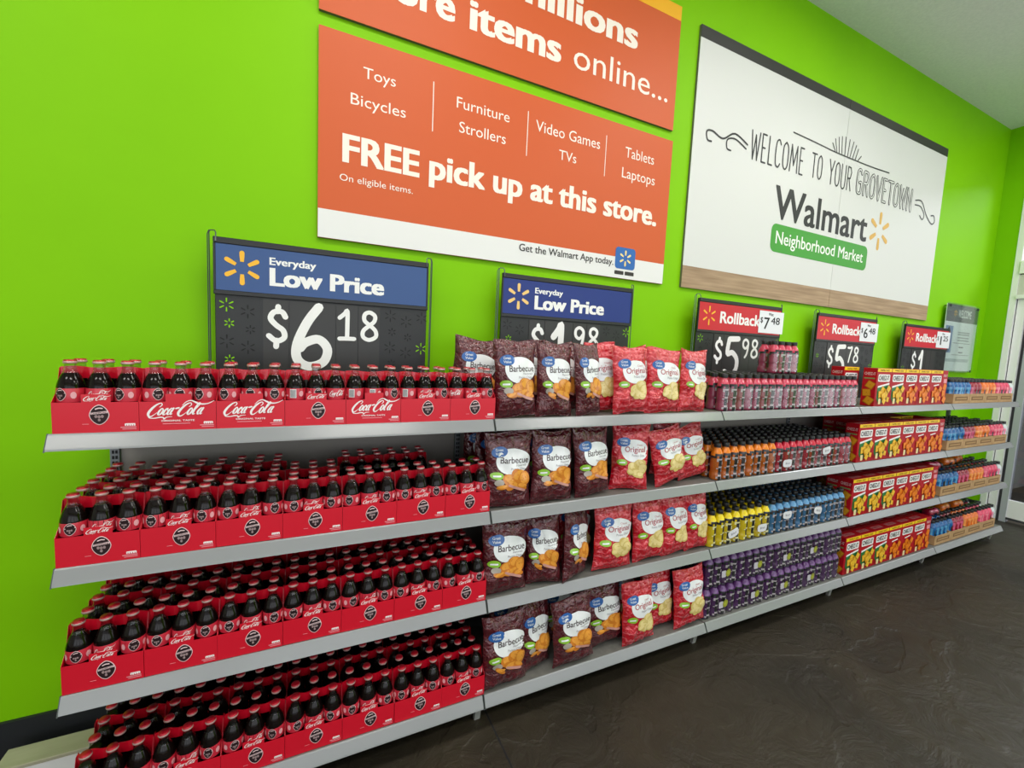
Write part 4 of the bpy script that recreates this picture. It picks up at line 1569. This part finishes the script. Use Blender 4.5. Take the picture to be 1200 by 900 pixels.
# ------------------------------------------------------------------ posters on the wall
M_OR = mat('poster_orange', (212, 96, 50), 0.5, 0, 0, 0.3)
M_EDGE = mat('poster_edge', (110, 104, 92), 0.6)
YP = 0.485


def board(name, label, x0, x1, z0, z1, cat, m):
    t = empty(name, (x0, YP, z0), label, cat)
    mb = MB()
    mb.box(0, x1 - x0, 0.002, 0.0148, 0, z1 - z0, M_EDGE)
    mb.box(0, x1 - x0, 0.0, 0.002, 0, z1 - z0, m)
    mb.build('board', t)
    return t


def on(t):
    l = t.location
    return lambda x, z, ly: (x - l.x, -0.0008 * (ly + 1), z - l.z)


OW = ink((250, 240, 228)); OD = ink((60, 56, 54))
# lower orange panel
t = board('wall_poster', 'orange poster with white strip at the bottom offering free pick up at this store', 0.625, 2.457, 1.915, 2.712, 'poster', M_OR)
P = Print()
P.rect(0.626, 2.456, 1.916, 2.028, ink((236, 236, 234)))
for s, x0, x1, z, h in (('Toys', .790, .918, 2.565, .042), ('Bicycles', .743, .962, 2.453, .043), ('Furniture', 1.183, 1.441, 2.556, .046), ('Strollers', 1.198, 1.426, 2.455, .046), ('Video Games', 1.581, 1.960, 2.555, .050), ('TVs', 1.718, 1.82, 2.453, .046), ('Tablets', 2.127, 2.328, 2.555, .052), ('Laptops', 2.113, 2.344, 2.447, .052)):
    P.text(s, x0, z, h, x1 - x0, OW, 0, -0.002)
for x in (1.0775, 1.537, 1.9985):
    P.rect(x - 0.002, x + 0.002, 2.428, 2.633, OW)
P.text('FREE', .714, 2.226, .105, .312, OW, 0, 0.035)
P.text('pick up at this store.', 1.068, 2.232, .105, 1.308, OW, 0, 0.035)
P.text('On eligible items.', .705, 2.150, .026, .295, OW, 0, 0)
P.text('Get the Walmart App today.', 1.521, 1.981, .034, .573, OD, 1, 0.012)
P.rrect(2.105, 2.243, 1.967, 2.082, 0.018, ink((52, 108, 182)), 1)
P.burst(2.174, 2.025, 0.043, ink((250, 226, 150)), 2)
P.rrect(2.105, 2.168, 1.935, 1.955, 0.004, OD, 1)
P.rrect(2.176, 2.240, 1.935, 1.955, 0.004, OD, 1)
P.build('lettering', on(t), t)
# upper orange panel
t = board('wall_poster', 'orange poster with yellow top band, higher on the wall, about items online', 0.625, 2.450, 2.768, 3.420, 'poster', M_OR)
P = Print()
P.rect(0.626, 2.449, 3.345, 3.419, ink((250, 184, 40)))
P.text('more', 0.765, 2.900, .122, .398, OW, 0, 0.035)
P.text('items', 1.228, 2.900, .122, .472, OW, 0, 0.035)
P.text('online...', 1.772, 2.902, .118, .620, OW, 0, 0)
P.text('millions', 1.425, 3.107, .125, .735, OW, 0, 0.035)
P.build('lettering', on(t), t)
# white welcome board
t = empty('welcome_board', (2.607, YP, 1.915), 'large white welcome board with black top band and wood-print bottom band', 'sign')
for nm, a, b in (('board', 0, 1.4955), ('board', 1.4985, 2.990)):
    mb = MB()
    mb.box(a, b, 0.002, 0.0148, 0, 1.472, M_EDGE)
    mb.box(a, b, 0.0, 0.002, 0.128, 1.405, mat('welcome_white', (221, 222, 219), 0.5))
    mb.box(a, b, -0.0002, 0.002, 1.405, 1.472, mat('band_black', (44, 44, 44), 0.5))
    mb.box(a, b, -0.0002, 0.002, 0.0, 0.128, M_WOOD)
    mb.build(nm, t)
P = Print()
WK = ink((52, 52, 54))
word(P, 'WELCOME', 3.105, 3.640, 2.762, .170, .011, WK, dz=0.008)
word(P, 'TO', 3.730, 3.850, 2.780, .156, .011, WK)
word(P, 'YOUR', 3.935, 4.215, 2.775, .162, .011, WK)
word(P, 'GROVETOWN', 4.285, 5.090, 2.778, .168, .024, WK, 0, ink((221, 222, 219)))
P.text('Walmart', 3.378, 2.448, .205, 1.118, WK, 0, 0.02)
P.rrect(3.375, 4.535, 2.228, 2.412, .045, ink((74, 160, 62)), 0)
P.text('Neighborhood Market', 3.425, 2.285, .082, 1.055, ink((244, 248, 240)), 1, 0.010)
P.burst(4.668, 2.552, .148, ink((222, 176, 88)), 0, w=.036)
P.stroke([(3.503, 3.016), (3.75, 3.008), (3.98, 2.998), (4.2, 2.996), (4.45, 2.996), (4.71, 3.004)], .009, WK)
for xb, xt, zt in ((3.981, 3.941, 3.05), (4.0, 3.971, 3.085), (4.03, 4.010, 3.105), (4.062, 4.048, 3.118), (4.1, 4.092, 3.125), (4.135, 4.145, 3.120), (4.165, 4.195, 3.116), (4.2, 4.232, 3.100), (4.235, 4.262, 3.080), (4.272, 4.307, 3.04)):
    P.stroke([(xb, 3.004), (xt, zt)], .009, WK, smooth=False)
P.stroke([(2.755, 2.782), (2.722, 2.785), (2.712, 2.83), (2.76, 2.842), (2.85, 2.82), (2.95, 2.872), (3.07, 2.835)], .011, WK)
P.stroke([(2.925, 2.768), (2.89, 2.775), (2.89, 2.825), (2.96, 2.842), (3.06, 2.808)], .010, WK)
P.stroke([(5.155, 2.878), (5.26, 2.885), (5.36, 2.79), (5.46, 2.735), (5.51, 2.76), (5.49, 2.805), (5.44, 2.80)], .011, WK)
P.stroke([(5.155, 2.842), (5.25, 2.842), (5.32, 2.79), (5.30, 2.745), (5.25, 2.77)], .010, WK)
P.build('lettering', on(t), t)
